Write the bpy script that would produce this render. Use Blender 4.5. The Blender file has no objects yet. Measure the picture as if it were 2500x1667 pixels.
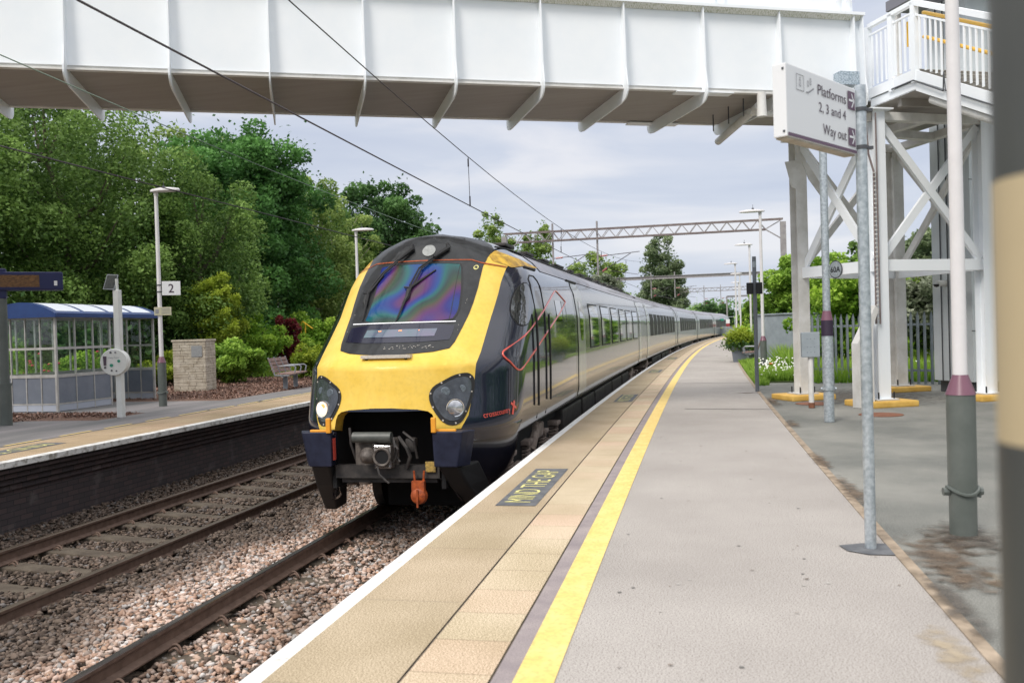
import bpy, bmesh, math, random
import numpy as np
from mathutils import Vector, Matrix
random.seed(7); rng = np.random.default_rng(11)
PI = math.pi
scn = bpy.context.scene
COL = scn.collection
R = math.radians

# ------------------------------------------------------------------ track alignment (s along, d to the right, z up)
K0, K1, SC = 0.00071888, 5.1407e-6, 190.0
_s = np.concatenate([np.arange(-60, 60, .25), np.arange(60, 1500, 2.)])
def heading(s):
    s = np.asarray(s, float); q = np.clip(s, -60, SC)
    return K0*q + .5*K1*q*q
_t = heading(_s); _tm = (_t[1:]+_t[:-1])/2; _ds = np.diff(_s)
_x = np.concatenate([[0], np.cumsum(np.sin(_tm)*_ds)]); _y = np.concatenate([[0], np.cumsum(np.cos(_tm)*_ds)])
_i0 = int(np.argmin(np.abs(_s))); _x = _x-_x[_i0]; _y = _y-_y[_i0]
def W(s, d, z=0.):
    t = heading(s)
    return np.stack(np.broadcast_arrays(np.interp(s, _s, _x)+d*np.cos(t), np.interp(s, _s, _y)-d*np.sin(t), z), -1)
def Wv(s, d, z=0.): return Vector([float(v) for v in W(s, d, z)])
PZ = .888                                                     # platform level above rail
BE = Vector((.9099, .4149, 0)).normalized(); BN = Vector((-BE.y, BE.x, 0))    # footbridge axes
def Bv(e, n, z): return BE*e + BN*n + Vector((0, 0, z))
BROT = math.atan2(BE.y, BE.x)

# ------------------------------------------------------------------ materials
def nodes(m):
    m.use_nodes = True; nt = m.node_tree; return nt, nt.nodes, nt.links
def mat(name, c1, c2=None, scale=4., detail=5., rough=.6, metal=0., bump=0., bscale=60., coat=0., spec=.5, co='Object', stretch=(1,1,1), lo=.35, hi=.65, emit=None, es=1., speck=None, speckscale=250., speckamt=.5, rough2=None, croughness=.03):
    m = bpy.data.materials.new(name); nt, N, L = nodes(m); b = N['Principled BSDF']
    b.inputs['Roughness'].default_value = rough; b.inputs['Metallic'].default_value = metal
    b.inputs['Coat Weight'].default_value = coat; b.inputs['Coat Roughness'].default_value = croughness
    b.inputs['Specular IOR Level'].default_value = spec
    tc = N.new('ShaderNodeTexCoord'); mp = N.new('ShaderNodeMapping'); L.new(tc.outputs[co], mp.inputs[0]); mp.inputs['Scale'].default_value = stretch
    col = None
    if c2 is None: b.inputs['Base Color'].default_value = (*c1, 1)
    else:
        n = N.new('ShaderNodeTexNoise'); n.inputs['Scale'].default_value = scale; n.inputs['Detail'].default_value = detail; n.inputs['Roughness'].default_value = .62
        L.new(mp.outputs[0], n.inputs['Vector'])
        r = N.new('ShaderNodeValToRGB'); r.color_ramp.elements[0].position = lo; r.color_ramp.elements[1].position = hi
        r.color_ramp.elements[0].color = (*c1, 1); r.color_ramp.elements[1].color = (*c2, 1)
        L.new(n.outputs['Fac'], r.inputs[0]); col = r.outputs[0]
        if rough2 is not None:
            mr = N.new('ShaderNodeMapRange'); mr.inputs['To Min'].default_value = rough; mr.inputs['To Max'].default_value = rough2
            L.new(n.outputs['Fac'], mr.inputs['Value']); L.new(mr.outputs[0], b.inputs['Roughness'])
    if speck:
        n2 = N.new('ShaderNodeTexNoise'); n2.inputs['Scale'].default_value = speckscale; n2.inputs['Detail'].default_value = 2
        L.new(mp.outputs[0], n2.inputs['Vector'])
        r2 = N.new('ShaderNodeValToRGB'); r2.color_ramp.elements[0].position = .45; r2.color_ramp.elements[1].position = .68
        L.new(n2.outputs['Fac'], r2.inputs[0])
        mx = N.new('ShaderNodeMix'); mx.data_type = 'RGBA'
        ml = N.new('ShaderNodeMath'); ml.operation = 'MULTIPLY'; ml.inputs[1].default_value = speckamt; L.new(r2.outputs[0], ml.inputs[0])
        L.new(ml.outputs[0], mx.inputs[0])
        if col is not None: L.new(col, mx.inputs[6])
        else: mx.inputs[6].default_value = (*c1, 1)
        mx.inputs[7].default_value = (*speck, 1); col = mx.outputs[2]
    if col is not None: L.new(col, b.inputs['Base Color'])
    if bump:
        n3 = N.new('ShaderNodeTexNoise'); n3.inputs['Scale'].default_value = bscale; n3.inputs['Detail'].default_value = 3; L.new(mp.outputs[0], n3.inputs['Vector'])
        bp = N.new('ShaderNodeBump'); bp.inputs['Strength'].default_value = bump; bp.inputs['Distance'].default_value = .02
        L.new(n3.outputs['Fac'], bp.inputs['Height']); L.new(bp.outputs[0], b.inputs['Normal'])
    if emit: b.inputs['Emission Color'].default_value = (*emit, 1); b.inputs['Emission Strength'].default_value = es
    return m
def glassmat(name, tint=(.8, .9, .9), rough=.02, alpha=.04):
    m = bpy.data.materials.new(name); nt, N, L = nodes(m); o = N['Material Output']; N.remove(N['Principled BSDF'])
    g = N.new('ShaderNodeBsdfGlossy'); g.inputs['Roughness'].default_value = rough; g.inputs['Color'].default_value = (1, 1, 1, 1)
    t = N.new('ShaderNodeBsdfTransparent'); t.inputs['Color'].default_value = (*tint, 1)
    f0 = N.new('ShaderNodeLayerWeight'); f0.inputs['Blend'].default_value = .5; f1 = N.new('ShaderNodeMath'); f1.operation = 'POWER'; f1.inputs[1].default_value = 4.; L.new(f0.outputs['Facing'], f1.inputs[0]); f = N.new('ShaderNodeMath'); f.operation = 'MULTIPLY_ADD'; f.inputs[1].default_value = .55; f.inputs[2].default_value = .035; L.new(f1.outputs[0], f.inputs[0])
    ad = N.new('ShaderNodeMath'); ad.operation = 'ADD'; ad.inputs[1].default_value = alpha*.3; L.new(f.outputs[0], ad.inputs[0])
    x = N.new('ShaderNodeMixShader'); L.new(ad.outputs[0], x.inputs[0]); L.new(t.outputs[0], x.inputs[1]); L.new(g.outputs[0], x.inputs[2]); L.new(x.outputs[0], o.inputs[0])
    return m
def slabmat(name, base, alt, bw, bh, mortar, offset=0., ms=.006, speck=(.75, .68, .5)):
    """paving slabs laid in strip coordinates (UV in metres: u along the track, v across)"""
    m = bpy.data.materials.new(name); nt, N, L = nodes(m); b = N['Principled BSDF']; b.inputs['Roughness'].default_value = .85; b.inputs['Specular IOR Level'].default_value = .25
    tc = N.new('ShaderNodeTexCoord'); mp = N.new('ShaderNodeMapping'); L.new(tc.outputs['UV'], mp.inputs[0])
    br = N.new('ShaderNodeTexBrick'); br.offset = offset; br.inputs['Scale'].default_value = 1; br.inputs['Brick Width'].default_value = bw; br.inputs['Row Height'].default_value = bh
    br.inputs['Mortar Size'].default_value = ms; br.inputs['Mortar Smooth'].default_value = .4; br.inputs['Color1'].default_value = (*base, 1); br.inputs['Color2'].default_value = (*alt, 1); br.inputs['Mortar'].default_value = (*mortar, 1); br.inputs['Bias'].default_value = -.35
    L.new(mp.outputs[0], br.inputs[0])
    n = N.new('ShaderNodeTexNoise'); n.inputs['Scale'].default_value = 130; n.inputs['Detail'].default_value = 3; L.new(tc.outputs['UV'], n.inputs[0])
    n2 = N.new('ShaderNodeTexNoise'); n2.inputs['Scale'].default_value = 1.3; n2.inputs['Detail'].default_value = 6; L.new(tc.outputs['UV'], n2.inputs[0])
    r = N.new('ShaderNodeValToRGB'); r.color_ramp.elements[0].position = .36; r.color_ramp.elements[1].position = .64; r.color_ramp.elements[0].color = (.46, .43, .37, 1); r.color_ramp.elements[1].color = (1.18, 1.18, 1.18, 1); L.new(n.outputs[0], r.inputs[0])
    r2 = N.new('ShaderNodeValToRGB'); r2.color_ramp.elements[0].position = .3; r2.color_ramp.elements[1].position = .7; r2.color_ramp.elements[0].color = (.82, .8, .74, 1); r2.color_ramp.elements[1].color = (1.06, 1.05, 1.05, 1); L.new(n2.outputs[0], r2.inputs[0])
    a = N.new('ShaderNodeMix'); a.data_type = 'RGBA'; a.blend_type = 'MULTIPLY'; a.inputs[0].default_value = 1; L.new(br.outputs[0], a.inputs[6]); L.new(r.outputs[0], a.inputs[7])
    c = N.new('ShaderNodeMix'); c.data_type = 'RGBA'; c.blend_type = 'MULTIPLY'; c.inputs[0].default_value = 1; L.new(a.outputs[2], c.inputs[6]); L.new(r2.outputs[0], c.inputs[7])
    L.new(c.outputs[2], b.inputs['Base Color'])
    bp = N.new('ShaderNodeBump'); bp.inputs['Strength'].default_value = .06; bp.inputs['Distance'].default_value = .002; L.new(n.outputs[0], bp.inputs['Height']); L.new(bp.outputs[0], b.inputs['Normal'])
    return m
def leafmat(name, dark, light, trans=.35):
    m = bpy.data.materials.new(name); nt, N, L = nodes(m); o = N['Material Output']; b = N['Principled BSDF']
    b.inputs['Roughness'].default_value = .55; b.inputs['Specular IOR Level'].default_value = .3
    a = N.new('ShaderNodeAttribute'); a.attribute_name = 'tone'
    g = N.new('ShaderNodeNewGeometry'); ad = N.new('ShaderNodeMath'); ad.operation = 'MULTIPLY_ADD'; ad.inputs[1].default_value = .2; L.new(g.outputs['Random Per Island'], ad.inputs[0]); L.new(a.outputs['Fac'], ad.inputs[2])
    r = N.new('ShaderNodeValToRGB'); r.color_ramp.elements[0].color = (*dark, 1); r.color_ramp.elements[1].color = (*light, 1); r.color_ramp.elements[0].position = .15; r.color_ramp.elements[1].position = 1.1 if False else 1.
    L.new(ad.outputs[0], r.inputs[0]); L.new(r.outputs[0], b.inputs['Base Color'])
    t = N.new('ShaderNodeBsdfTranslucent'); L.new(r.outputs[0], t.inputs[0]); x = N.new('ShaderNodeMixShader'); x.inputs[0].default_value = trans
    L.new(b.outputs[0], x.inputs[1]); L.new(t.outputs[0], x.inputs[2]); L.new(x.outputs[0], o.inputs[0])
    return m

M = {}
M['yellow'] = mat('train yellow paint', (.80, .53, .075), (.86, .60, .12), scale=3, rough=.45, coat=.1, spec=.3, bump=.05, bscale=7, speck=(.50, .33, .07), speckscale=22, speckamt=.16)
M['yellowdirt'] = mat('grimy yellow paint', (.30, .17, .03), (.82, .50, .05), scale=5, rough=.5)
M['navy'] = mat('near black lower fairing', (.007, .008, .016), (.012, .013, .022), scale=6, rough=.25, coat=.5, spec=.3)
M['navyflat'] = mat('scuffed navy paint', (.013, .015, .032), (.022, .026, .052), scale=9, rough=.5, coat=.1, spec=.3, bump=.03, bscale=30)
M['slate'] = mat('dark glossy cab side', (.009, .012, .028), (.014, .018, .034), scale=2, rough=.13, coat=.75, spec=.3)
M['silver'] = mat('glossy grey train side', (.062, .068, .072), (.09, .095, .095), scale=1.5, rough=.2, coat=.6, croughness=.05, spec=.4, bump=.02, bscale=1.3)
M['doorgrey'] = mat('pale green grey door', (.40, .43, .39), (.47, .49, .45), scale=2, rough=.25, coat=.5)
M['roof'] = mat('dusty train roof', (.20, .19, .22), (.31, .29, .32), scale=3, rough=.4, coat=.3)
M['hood'] = mat('black windscreen surround', (.010, .011, .012), (.026, .028, .031), scale=7, rough=.4, coat=.25, spec=.3, rough2=.55)
M['rubber'] = mat('black rubber', (.012, .012, .013), rough=.6)
M['darksteel'] = mat('dark underframe steel', (.018, .017, .017), (.06, .052, .048), scale=7, rough=.6)
M['brownsteel'] = mat('dusty brown bogie steel', (.20, .155, .13), (.32, .26, .225), scale=8, rough=.75)
M['interior'] = mat('black interior', (.008, .008, .009), rough=.9)
M['redline'] = mat('coral red lining', (.75, .10, .07), rough=.3, coat=.5)
M['orange'] = mat('orange paint', (.45, .09, .015), (.22, .04, .01), scale=20, rough=.6)
M['amber'] = mat('amber lug paint', (.85, .36, .03), rough=.5)
M['palesteel'] = mat('pale worn metal step', (.45, .41, .36), (.62, .58, .53), scale=20, rough=.5)
M['couplersteel'] = mat('grey brown coupler metal', (.075, .062, .055), (.19, .165, .145), scale=14, rough=.55, metal=.3)
M['tubegrey'] = mat('grey green tube', (.065, .07, .065), (.11, .115, .105), scale=12, rough=.45)
M['chrome'] = mat('lamp reflector', (.85, .85, .87), rough=.12, metal=1.)
M['lampglow'] = mat('lit headlamp', (1., .9, .8), rough=.2, emit=(1., .84, .62), es=.75)
M['lampwarm'] = mat('orange lamp glass', (.8, .35, .1), rough=.2, emit=(1., .5, .2), es=.7)
M['led'] = mat('small led cluster', (.20, .24, .28), (.08, .10, .12), scale=60, rough=.4, metal=.3)
M['lenscover'] = mat('smoked headlight bowl', (.012, .014, .018), (.07, .08, .095), scale=5, rough=.15, coat=.8)
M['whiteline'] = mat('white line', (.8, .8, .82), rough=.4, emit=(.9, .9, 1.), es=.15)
M['panel'] = mat('navy windscreen panel', (.008, .009, .028), rough=.2, coat=.5, spec=.3)
M['display'] = mat('destination display glass', (.05, .11, .14), (.10, .09, .16), scale=3, rough=.1, coat=1.)
M['led_o'] = mat('orange led', (1, .3, .1), emit=(1., .3, .1), es=2.)
M['carglass'] = mat('tinted carriage glass', (.012, .05, .035), (.02, .10, .07), scale=.8, rough=.03, coat=1., spec=1.)
M['carglassdark'] = mat('dark carriage glass', (.012, .016, .02), rough=.03, coat=1., spec=1.)
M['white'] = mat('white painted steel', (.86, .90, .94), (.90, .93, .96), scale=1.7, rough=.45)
M['whiteshade'] = mat('shaded off white steel', (.62, .61, .58), (.78, .775, .76), scale=3, rough=.55)  # greyer copy of the white: shade on rear and under parts put into colour
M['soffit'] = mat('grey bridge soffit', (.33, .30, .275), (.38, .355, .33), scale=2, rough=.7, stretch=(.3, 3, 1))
M['algae'] = mat('mossy ledge underside', (.40, .42, .28), (.78, .78, .74), scale=20, rough=.8, stretch=(5, 1, .6), lo=.36, hi=.52)
M['galv'] = mat('galvanised steel', (.36, .41, .45), (.56, .61, .65), scale=28, rough=.38, metal=.45, detail=2)
M['polewhite'] = mat('off white pole paint', (.68, .66, .67), (.76, .74, .75), scale=3, rough=.35)
M['poledark'] = mat('dark grey green pole paint', (.10, .115, .105), (.13, .145, .135), scale=4, rough=.4)
M['maroon'] = mat('maroon pole collar', (.16, .07, .10), (.20, .09, .13), scale=3, rough=.3)
M['signwhite'] = mat('white sign face', (.80, .81, .83), rough=.3)
M['signpurple'] = mat('purple sign band', (.13, .07, .12), rough=.4)
M['signtext'] = mat('dark purple lettering', (.085, .06, .085), rough=.5)
M['greytext'] = mat('grey pictogram', (.30, .30, .32), rough=.5)
M['clamp'] = mat('dark clamp', (.07, .075, .085), rough=.5)
M['blue'] = mat('navy blue powder coat', (.015, .04, .15), (.02, .055, .19), scale=3, rough=.35)
M['bluedark'] = mat('dark blue housing', (.012, .016, .085), rough=.4)
M['boardscreen'] = mat('amber dot screen', (.06, .028, .010), (.30, .14, .04), scale=9, rough=.4, stretch=(2, 2, 26), lo=.45, hi=.6)
M['alu'] = mat('brushed aluminium frame', (.42, .41, .39), (.56, .55, .53), scale=6, rough=.4, metal=.3)
M['kick'] = mat('blue grey kick panel', (.15, .17, .21), (.19, .21, .25), scale=3, rough=.5)
M['paleblue'] = mat('pale grey base panel', (.42, .45, .52), rough=.5)
M['glass'] = glassmat('clear shelter glass', (.88, .92, .90))
M['roofpanel'] = mat('white polycarbonate roof', (.62, .66, .72), rough=.4)
M['stone'] = mat('pale dressed stone', (.36, .31, .24), (.55, .50, .42), scale=5, rough=.9, bump=.5, bscale=30)
M['plaque'] = mat('grey plaque', (.22, .23, .24), (.32, .33, .34), scale=40, rough=.4)
M['benchwood'] = mat('weathered red brown slats', (.17, .10, .085), (.30, .20, .175), scale=9, rough=.7)
M['benchsteel'] = mat('grey bench frame', (.20, .22, .25), rough=.4)
M['helpwhite'] = mat('white help point shell', (.72, .73, .70), (.78, .79, .77), scale=5, rough=.4)
M['green'] = mat('green button', (.03, .28, .18), rough=.4)
M['solar'] = mat('solar panel', (.02, .025, .025), (.06, .065, .06), scale=30, rough=.55, spec=.2)
M['slabA'] = slabmat('tan coping slabs', (.53, .445, .325), (.56, .445, .335), 1.19, 3., (.40, .34, .26), ms=.006)
M['slabB'] = slabmat('tan and pink paving slabs', (.66, .565, .42), (.72, .53, .42), .418, 3., (.42, .34, .25), ms=.005)
M['slabL'] = slabmat('tan far platform slabs', (.50, .39, .26), (.54, .40, .29), .9, 3., (.28, .22, .16), ms=.01)
M['edgewhite'] = mat('worn white edge paint', (.50, .48, .44), (.80, .80, .79), scale=14, rough=.7, lo=.3, hi=.44, bump=.2, bscale=60)
M['edgewhiteold'] = mat('flaking white edge paint', (.30, .28, .25), (.70, .70, .68), scale=8, rough=.8, lo=.34, hi=.5, bump=.3, bscale=40)
M['seamdark'] = mat('dark slab joint', (.07, .06, .05), (.15, .12, .09), scale=12, rough=.9)
M['tarmac'] = mat('warm grey platform surfacing', (.365, .34, .318), (.49, .46, .43), scale=.5, detail=12, rough=.92, co='UV', speck=(.15, .13, .118), speckscale=125, speckamt=.8, spec=.12, lo=.3, hi=.7)
M['tarmacL'] = mat('lilac grey surfacing', (.26, .225, .235), (.38, .33, .32), scale=3, detail=8, rough=.92, co='UV', speck=(.16, .14, .14), speckscale=120, speckamt=.5, spec=.2)
M['tarmacB'] = mat('dark green grey tarmac', (.13, .135, .125), (.27, .265, .24), scale=.55, detail=9, rough=.88, co='UV', speck=(.40, .40, .37), speckscale=110, speckamt=.5, bump=.4, bscale=120, spec=.2, lo=.36, hi=.66)
M['tarmacF'] = mat('far platform tarmac', (.15, .15, .15), (.27, .25, .25), scale=.5, rough=.9, co='UV', spec=.2, stretch=(.4, 2, 1), speck=(.1, .1, .1), speckscale=90, speckamt=.4)
M['yellowline'] = mat('worn yellow line paint', (.76, .54, .16), (.86, .66, .24), scale=5, rough=.75, co='UV', speck=(.55, .40, .14), speckscale=34, speckamt=.55)
M['kerb'] = mat('sandy kerb edging', (.20, .155, .11), (.42, .335, .25), scale=5, rough=.9, co='UV')
M['patchdark'] = mat('dark bitumen panel', (.085, .09, .10), (.15, .155, .165), scale=8, rough=.8)
M['yellowtext'] = mat('yellow stencil paint', (.78, .72, .28), (.62, .58, .25), scale=12, rough=.7)
M['crack'] = mat('grey expansion strip', (.13, .13, .12), (.20, .19, .18), scale=9, rough=.9)
M['rust'] = mat('rusty iron cover', (.17, .065, .035), (.26, .11, .06), scale=12, rough=.8)
M['soil'] = mat('brown silt stain', (.085, .06, .042), (.20, .15, .11), scale=7, rough=.95, bump=.5)
M['sand'] = mat('sandy stain', (.40, .31, .20), (.47, .39, .29), scale=4, rough=.95, speck=(.3, .23, .16), speckscale=150)
M['mulch'] = mat('bark mulch', (.055, .028, .02), (.25, .145, .10), scale=26, detail=6, rough=.95, bump=1., bscale=40, lo=.4, hi=.62)
M['grass'] = mat('rough grass', (.05, .085, .02), (.16, .20, .06), scale=1.4, rough=.9, bump=.6, bscale=18)
M['ballast'] = mat('ballast bed', (.035, .028, .022), (.16, .125, .10), scale=26, detail=4, rough=.95, bump=1., bscale=24)
M['railside'] = mat('rusty rail side', (.095, .058, .042), (.155, .10, .075), scale=12, rough=.75)
M['railhead'] = mat('rail head', (.10, .075, .055), (.16, .125, .09), scale=6, rough=.35, metal=.6, stretch=(1, .1, 1))
M['railheadnear'] = mat('dark shiny rail head', (.055, .045, .045), (.16, .13, .12), scale=5, rough=.25, metal=.7, stretch=(6, .2, 1))
M['sleeper'] = mat('dusty brown sleeper', (.062, .047, .034), (.115, .093, .068), scale=6, rough=.9, bump=.4, bscale=40)
M['brickdark'] = None
M['yellowplinth'] = mat('yellow painted plinth', (.62, .36, .07), (.75, .48, .12), scale=5, rough=.7)
M['concrete'] = mat('pale concrete', (.40, .38, .35), (.50, .48, .45), scale=8, rough=.8)
M['fencegrey'] = mat('blue grey palisade', (.22, .26, .28), (.28, .32, .34), scale=4, rough=.5)
M['cabgrey'] = mat('blue grey sheet steel', (.25, .29, .32), (.33, .375, .41), scale=2.5, rough=.5)
M['bark'] = mat('tree bark', (.07, .055, .04), (.16, .13, .10), scale=9, rough=.9, bump=.5, bscale=20)
M['birchbark'] = mat('pale bark', (.25, .22, .17), (.42, .38, .30), scale=6, rough=.8)
M['liftpanel'] = mat('pale grey lift cladding', (.56, .60, .62), (.62, .66, .68), scale=1.5, rough=.4)
M['liftdark'] = mat('dark lift recess', (.07, .075, .08), rough=.6)
M['liftred'] = mat('red brown lift wall', (.18, .05, .03), rough=.6)
M['canopy'] = mat('grey canopy', (.20, .20, .23), rough=.5)
M['postbeige'] = mat('beige paint', (.46, .375, .235), (.50, .41, .26), scale=3, rough=.7)
M['posttop'] = mat('charcoal paint', (.055, .058, .06), (.07, .075, .07), scale=3, rough=.5)
M['wire'] = mat('dark overhead wire', (.05, .04, .05), rough=.6)
M['wiregreen'] = mat('verdigris wire', (.22, .30, .24), rough=.6)
M['gantry'] = mat('grey lattice steel', (.26, .24, .25), (.36, .34, .34), scale=5, rough=.6)
M['gantryrust'] = mat('lattice chord steel', (.16, .12, .12), (.25, .21, .2), scale=3, rough=.7)
M['insulator'] = mat('red insulator', (.30, .05, .06), rough=.3)
M['planter'] = mat('grey blue planter', (.17, .19, .23), rough=.5)
M['perf'] = mat('perforated grey metal', (.30, .38, .45), (.55, .63, .70), scale=45, detail=0, rough=.4, metal=.3)
M['yellowrail'] = mat('yellow handrail', (.85, .50, .05), rough=.4)
M['black'] = mat('black plastic', (.012, .012, .014), rough=.4)
M['daisy'] = mat('white petals', (.8, .8, .76), rough=.7)
M['poppy'] = mat('orange petals', (.85, .22, .04), rough=.7)
M['pinkflower'] = mat('pink petals', (.70, .07, .12), rough=.7)
M['far'] = mat('grey far building', (.35, .36, .38), rough=.8)
M['stones'] = None
L1 = leafmat('birch leaves', (0.055, 0.12, 0.022), (0.36, 0.55, 0.14))
L2 = leafmat('broad dark leaves', (0.035, 0.11, 0.025), (0.18, 0.4, 0.1))
L3 = leafmat('willow leaves', (0.11, 0.2, 0.035), (0.46, 0.58, 0.18))
L4 = leafmat('deep green leaves', (0.035, 0.09, 0.028), (0.16, 0.31, 0.09))
L5 = leafmat('lime leaves', (.12, .20, .012), (.42, .50, .05))
L6 = leafmat('golden conifer sprays', (.10, .20, .015), (.50, .60, .07))
L7 = leafmat('red leaves', (.09, .012, .015), (.30, .045, .05))
L8 = leafmat('bright hedge leaves', (0.1, 0.22, 0.02), (0.42, 0.62, 0.1))
L9 = leafmat('pale blossom leaves', (0.09, 0.12, 0.06), (0.52, 0.56, 0.42))
L10 = leafmat('poplar leaves', (0.1, 0.15, 0.075), (0.38, 0.46, 0.25))
L11 = leafmat('bright shrub leaves', (0.12, 0.27, 0.02), (0.46, 0.66, 0.09))

def brickmat():
    m = bpy.data.materials.new('sooty brick'); nt, N, L = nodes(m); b = N['Principled BSDF']; b.inputs['Roughness'].default_value = .85
    tc = N.new('ShaderNodeTexCoord'); br = N.new('ShaderNodeTexBrick'); L.new(tc.outputs['UV'], br.inputs[0]); br.inputs['Scale'].default_value = 1
    br.inputs['Brick Width'].default_value = .23; br.inputs['Row Height'].default_value = .075; br.inputs['Mortar Size'].default_value = .006
    br.inputs['Color1'].default_value = (.060, .050, .054, 1); br.inputs['Color2'].default_value = (.092, .066, .066, 1); br.inputs['Mortar'].default_value = (.035, .034, .036, 1)
    n = N.new('ShaderNodeTexNoise'); n.inputs['Scale'].default_value = 3.; n.inputs['Detail'].default_value = 8; L.new(tc.outputs['UV'], n.inputs[0])
    r = N.new('ShaderNodeValToRGB'); r.color_ramp.elements[0].position = .58; r.color_ramp.elements[1].position = .74; L.new(n.outputs[0], r.inputs[0])
    ml = N.new('ShaderNodeMath'); ml.operation = 'MULTIPLY'; ml.inputs[1].default_value = .45; L.new(r.outputs[0], ml.inputs[0])
    x = N.new('ShaderNodeMix'); x.data_type = 'RGBA'; L.new(ml.outputs[0], x.inputs[0]); L.new(br.outputs[0], x.inputs[6]); x.inputs[7].default_value = (.20, .18, .17, 1); L.new(x.outputs[2], b.inputs['Base Color'])
    bp = N.new('ShaderNodeBump'); bp.inputs['Strength'].default_value = .5; bp.inputs['Distance'].default_value = .01; L.new(br.outputs['Fac'], bp.inputs['Height']); bp.invert = True; L.new(bp.outputs[0], b.inputs['Normal'])
    return m
M['brick'] = brickmat()
def stonemat():
    m = bpy.data.materials.new('ballast stones'); nt, N, L = nodes(m); b = N['Principled BSDF']; b.inputs['Roughness'].default_value = .85; b.inputs['Specular IOR Level'].default_value = .3
    g = N.new('ShaderNodeNewGeometry'); a = N.new('ShaderNodeAttribute'); a.attribute_name = 'tone'
    r = N.new('ShaderNodeValToRGB'); r.color_ramp.interpolation = 'LINEAR'
    for i, (p_, c) in enumerate([(0, (.032, .025, .021)), (.3, (.070, .052, .040)), (.6, (.115, .088, .068)), (.85, (.165, .125, .10)), (1, (.09, .085, .085))]):
        e = r.color_ramp.elements[i] if i < 2 else r.color_ramp.elements.new(p_)
        e.position = p_; e.color = (*c, 1)
    r2 = N.new('ShaderNodeValToRGB')
    for i, (p_, c) in enumerate([(0, (.30, .18, .12)), (.2, (.50, .34, .26)), (.42, (.58, .44, .37)), (.6, (.68, .58, .52)), (.76, (.52, .33, .22)), (.86, (.24, .23, .22)), (1, (.76, .72, .69))]):
        e = r2.color_ramp.elements[i] if i < 2 else r2.color_ramp.elements.new(p_)
        e.position = p_; e.color = (*c, 1)
    L.new(g.outputs['Random Per Island'], r.inputs[0]); L.new(g.outputs['Random Per Island'], r2.inputs[0])
    x = N.new('ShaderNodeMix'); x.data_type = 'RGBA'; L.new(a.outputs['Fac'], x.inputs[0]); L.new(r.outputs[0], x.inputs[6]); L.new(r2.outputs[0], x.inputs[7]); L.new(x.outputs[2], b.inputs['Base Color'])
    return m
M['stones'] = stonemat()
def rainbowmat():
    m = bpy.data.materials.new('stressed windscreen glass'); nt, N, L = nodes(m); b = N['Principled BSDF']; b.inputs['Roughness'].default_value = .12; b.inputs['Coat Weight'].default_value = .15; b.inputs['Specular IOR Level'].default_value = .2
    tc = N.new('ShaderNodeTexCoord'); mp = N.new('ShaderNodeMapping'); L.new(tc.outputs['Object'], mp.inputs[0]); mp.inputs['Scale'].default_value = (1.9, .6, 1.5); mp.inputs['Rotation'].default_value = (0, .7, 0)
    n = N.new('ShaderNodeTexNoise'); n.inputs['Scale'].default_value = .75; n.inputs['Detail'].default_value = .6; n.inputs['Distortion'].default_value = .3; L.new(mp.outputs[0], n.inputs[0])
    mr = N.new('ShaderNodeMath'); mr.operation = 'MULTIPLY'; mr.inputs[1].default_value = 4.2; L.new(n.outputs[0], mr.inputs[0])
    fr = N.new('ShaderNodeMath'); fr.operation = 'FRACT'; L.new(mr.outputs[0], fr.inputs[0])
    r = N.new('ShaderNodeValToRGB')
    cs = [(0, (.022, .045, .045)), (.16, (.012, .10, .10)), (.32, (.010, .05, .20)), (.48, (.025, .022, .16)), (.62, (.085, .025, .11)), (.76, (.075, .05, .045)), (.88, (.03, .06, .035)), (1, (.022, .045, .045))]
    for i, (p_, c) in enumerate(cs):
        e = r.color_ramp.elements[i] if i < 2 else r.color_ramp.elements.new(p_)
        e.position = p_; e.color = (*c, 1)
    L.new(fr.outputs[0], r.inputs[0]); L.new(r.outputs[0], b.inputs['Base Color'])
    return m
M['rainbow'] = rainbowmat()

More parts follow.
